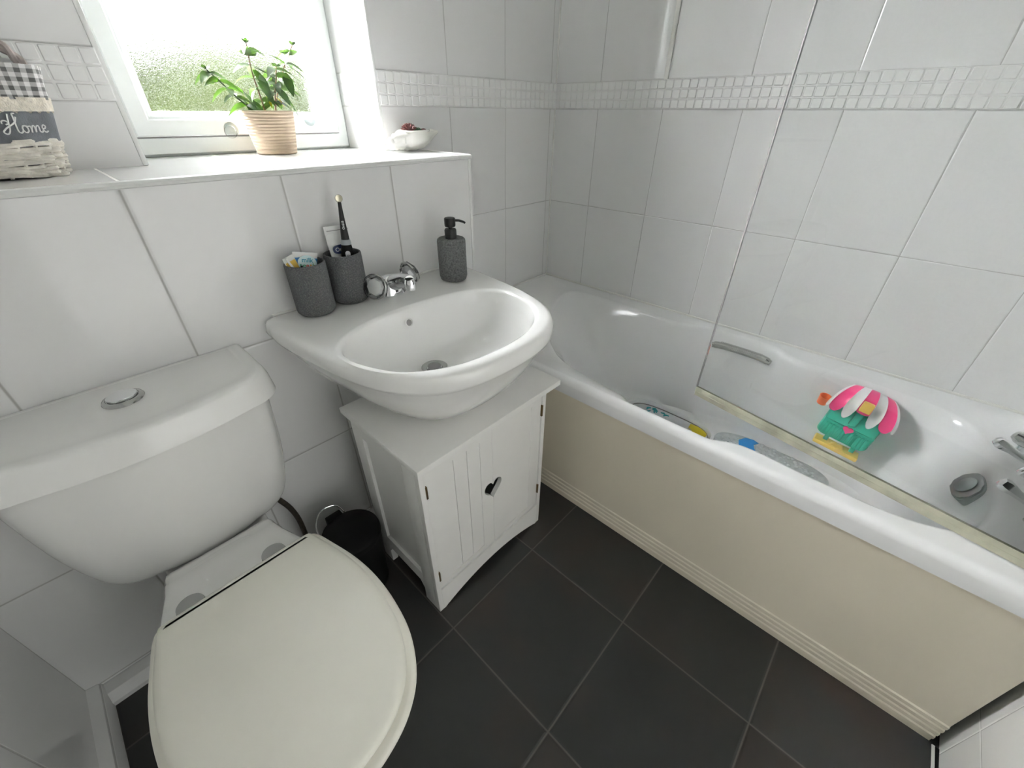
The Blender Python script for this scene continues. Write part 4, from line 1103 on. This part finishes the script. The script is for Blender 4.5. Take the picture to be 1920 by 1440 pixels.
# ---------------- bath toy on the inner bath wall ----------------
def toy():
    org = Vector((-.118, -1.293, .348)); yaw = math.radians(-3)
    un = Vector((0, -1, 0)); vn = Vector((.13, 0, .99)).normalized(); wn = Vector((-.99, 0, .13)).normalized()   # right, up, out of the wall
    rt = Matrix(((un.x, vn.x, wn.x, org.x), (un.y, vn.y, wn.y, org.y), (un.z, vn.z, wn.z, org.z), (0, 0, 0, 1))) @ Matrix.Rotation(math.radians(-7), 4, 'Z')
    t = thing('bath_toy', 'teal and pink market stall bath toy stuck to the inner bath wall', 'bath toy', org)
    def ob(nm, bm, m_, par=t, sm=38): return obj(nm, xform(bm, rt), m_, par, sm)
    # backing and suction cups
    for u, v in ((-.045, .085), (.048, .085)):
        b = lathe([(.016, -.001), (.015, .002), (.006, .008), (.006, .024)], 24, (u, v, 0)); ob('suction_cup', b, M['clear'])
    # teal basket: rounded tub with slatted front
    def rr(hw, hh, r, z, cu=0, cv=0, n=6):
        out = []
        for sx, sy, a0 in ((1, 1, 0), (-1, 1, PI/2), (-1, -1, PI), (1, -1, 3*PI/2)):
            for i in range(n+1):
                q = a0+PI/2*i/n; out.append((cu+sx*(hw-r)+r*math.cos(q), cv+sy*(hh-r)+r*math.sin(q), z))
        return out
    b = loft([rr(.060, .050, .012, .016, 0, .010), rr(.064, .052, .014, .022, 0, .010), rr(.066, .050, .016, .050, 0, .006), rr(.062, .044, .016, .058, 0, .002), rr(.052, .034, .012, .060, 0, .0)])
    basket_ = ob('toy_basket', b, M['teal'])
    b = bmesh.new()
    for k in range(12):
        u = -.052+k*.0095
        box(u-.0028, u+.0028, -.037, .000, .055, .0625, .001, b)
    ob('basket_slats', b, M['teal'], basket_)
    b = box(-.064, .064, .004, .011, .054, .0645, .002); ob('basket_rim', b, M['teal'], basket_)
    b = box(-.010, .010, .020, .076, .050, .068, .004); ob('centre_post', b, M['teal'])
    b = bmesh.new(); hp = []
    for i in range(28):
        q = 2*PI*i/28; hp.append((16*math.sin(q)**3*.00085, .004+(13*math.cos(q)-5*math.cos(2*q)-2*math.cos(3*q)-math.cos(4*q))*.00075))
    ob('pink_heart', prism(hp, .060, .0675, None, .001), M['pink']).__setitem__('label', 'small pink heart')
    # awning: curved canopy with scalloped segments in pink and white
    segs = 7; cols = ['toy_white', 'pink', 'toy_white', 'pink', 'toy_white', 'pink', 'toy_white']
    spans = [(-.084, -.076), (-.076, -.044), (-.044, -.016), (-.016, .016), (.016, .044), (.044, .076), (.076, .084)]
    for (u0, u1), cn in zip(spans, cols):
        bm = bmesh.new(); rings = []; N = 8
        for k in range(N+1):
            f = k/N; a = f*PI/2                        # from the top back edge out and down
            w_ = .018+.062*math.sin(a); v = .112-.052*(1-math.cos(a))
            tw = .62+.38*math.sin(a)*1.0               # fans out downwards
            r = []
            M_ = 8
            for i in range(M_+1):
                s = i/M_; u = (u0+(u1-u0)*s)*tw; uu = u/.078
                vv = v + .016*(1-uu*uu)
                dr = (.034 if cn == 'toy_white' else .006 if abs(u0+u1) < .01 else .020) if (u1-u0) > .02 else .006
                vv -= dr*f**3*math.sin(PI*s)**.6
                r.append((u, vv, w_+(.0015 if cn == 'toy_white' else 0)))
            rings.append(r)
        th = [[(p[0], p[1]-.003, p[2]-.004) for p in r] for r in rings]
        vr = [[bm.verts.new(p) for p in r+list(reversed(q_))] for r, q_ in zip(rings, th)]
        n = len(vr[0])
        for a_, c_ in zip(vr, vr[1:]):
            for i in range(n): bm.faces.new((a_[i], a_[(i+1) % n], c_[(i+1) % n], c_[i]))
        bm.faces.new(vr[0][::-1]); bm.faces.new(vr[-1])
        o = ob('awning_stripe', bm, M[cn], t, 50); o['label'] = 'white awning stripe' if cn == 'toy_white' else 'pink awning stripe'
    b = box(-.013, .013, .080, .108, .072, .092, .002); ob('yellow_sign', b, M['yellow']).__setitem__('label', 'yellow block under the awning')
    # orange cup on the left
    b = lathe([(.013, -.026), (.0135, -.024), (.016, .0), (.0165, .001), (.0145, .001), (.0120, -.020), (.001, -.021)], 28); xform(b, Matrix.Translation((-.092, .062, .045)) @ Matrix.Rotation(-PI/2+.25, 4, 'X') @ Matrix.Rotation(0, 4, 'Z'))
    ob('toy_cup', b, M['orange']).__setitem__('label', 'small orange cup')
    b = box(-.080, -.060, .046, .056, .030, .050, .002); ob('cup_bracket', b, M['teal'])
    # yellow tray under the basket
    b = bmesh.new(); box(-.056, .062, -.072, -.058, .030, .078, .004, b)
    ty = ob('toy_tray', b, M['yellow']); ty['label'] = 'yellow shelf tray'
    b = bmesh.new(); 
    for u in (-.030, .040): box(u-.006, u+.006, -.060, -.040, .046, .056, .002, b)
    ob('tray_lugs', b, M['teal'], ty)
    b = prism([(-.018, -.060), (-.006, -.046), (.004, -.050), (.014, -.046), (.022, -.060)], .060, .070, None, .001); ob('tray_crest', b, M['yellow'], ty)
toy()

# ---------------- things on the bath floor ----------------
def tray():
    c = Vector((-.283, -.812, .1465))
    t = thing('bath_seat_cushion', 'white rimmed oval bath support with teal and yellow print, lying in the bath', 'bath support', c)
    def so(a, b_, z, e=3.2, n=48): return [(c.x+b_*math.copysign(abs(math.cos(q))**(2/e), math.cos(q)), c.y+a*math.copysign(abs(math.sin(q))**(2/e), math.sin(q)), c.z+z) for q in [2*PI*i/n for i in range(n)]]
    b = bmesh.new(); rs = [so(.150, .080, .0), so(.162, .092, .006), so(.170, .098, .030), so(.168, .096, .038), so(.158, .087, .039), so(.154, .083, .032), so(.152, .081, .018)]
    obj('support_rim', loft(rs, True, False, bm=b), M['tray'], t, 60)
    g_ = obj('support_piping', tube([Vector(q) for q in so(.1505, .0795, .0265)+so(.1505, .0795, .0265)[:1]], .0022, 6), M['grey_ink'], t); g_['label'] = 'dark grey piping'
    p = obj('printed_cover', loft([so(.153, .082, .018), so(.152, .081, .025), so(.10, .05, .0275)]), mat('pale_grey_cover', (.60, .60, .62), .5, noise=.1, nscale=20), t)
    b = bmesh.new(); random.seed(4)
    for k in range(14):
        px, py = c.x+.02+random.uniform(-.02, .045), c.y+.03+random.uniform(-.03, .075); a = random.uniform(0, PI)
        tube([Vector((px, py, c.z+.0275)), Vector((px+.012*math.cos(a), py+.012*math.sin(a), c.z+.0280)), Vector((px+.022*math.cos(a+.4), py+.022*math.sin(a+.4), c.z+.0275))], [.002, .004, .002], 6, b)
    obj('teal_print', b, mat('teal_print', (.03, .30, .33), .5), p).__setitem__('label', 'teal coral print')
    poly = [(c.x+.012, c.y-.075), (c.x+.070, c.y-.070), (c.x+.072, c.y-.115), (c.x+.060, c.y-.138), (c.x-.02, c.y-.140), (c.x-.03, c.y-.09)]
    obj('yellow_print', prism(poly, c.z+.0255, c.z+.0275), mat('yellow_print', (.62, .48, .02), .5), p).__setitem__('label', 'mustard yellow print')
tray()
def bmat():
    c = Vector((-.190, -1.145, .1475))
    t = thing('bath_mat', 'clear pebbled non-slip bath mat with a blue print, on the bath floor', 'bath mat', c)
    def so(a, b_, z, n=48, e=2.6): return [(c.x+b_*math.copysign(abs(math.cos(q))**(2/e), math.cos(q)), c.y+a*math.copysign(abs(math.sin(q))**(2/e), math.sin(q)), c.z+z) for q in [2*PI*i/n for i in range(n)]]
    obj('mat_sheet', loft([so(.175, .073, .0035), so(.178, .075, .0045), so(.175, .073, .006)]), mat('clear_grey_pvc', (.58, .61, .62), .2, noise=.1, nscale=60), t)
    b = bmesh.new(); random.seed(8)
    for k in range(150):
        a = random.uniform(0, 2*PI); r = math.sqrt(random.random())*.95
        px, py = c.x+.068*r*math.cos(a), c.y+.165*r*math.sin(a); rr = random.uniform(.004, .008)
        lathe([(rr, .0), (rr*.8, .002), (rr*.3, .003)], 8, (px, py, c.z+.0058), bm=b)
    o = obj('mat_pebbles', b, mat('pale_grey_pvc', (.66, .69, .70), .2), t, 60); o['kind'] = 'stuff'
    fish = [(-.030, .045), (.012, .060), (.040, .045), (.048, .020), (.040, .0), (.020, .012), (.0, .004), (-.020, -.01), (-.034, .015)]
    obj('blue_print', prism([(c.x+.018+u, c.y+.045+v) for u, v in fish], c.z+.0088, c.z+.0098), M['blue'], t).__setitem__('label', 'blue fish print')
bmat()
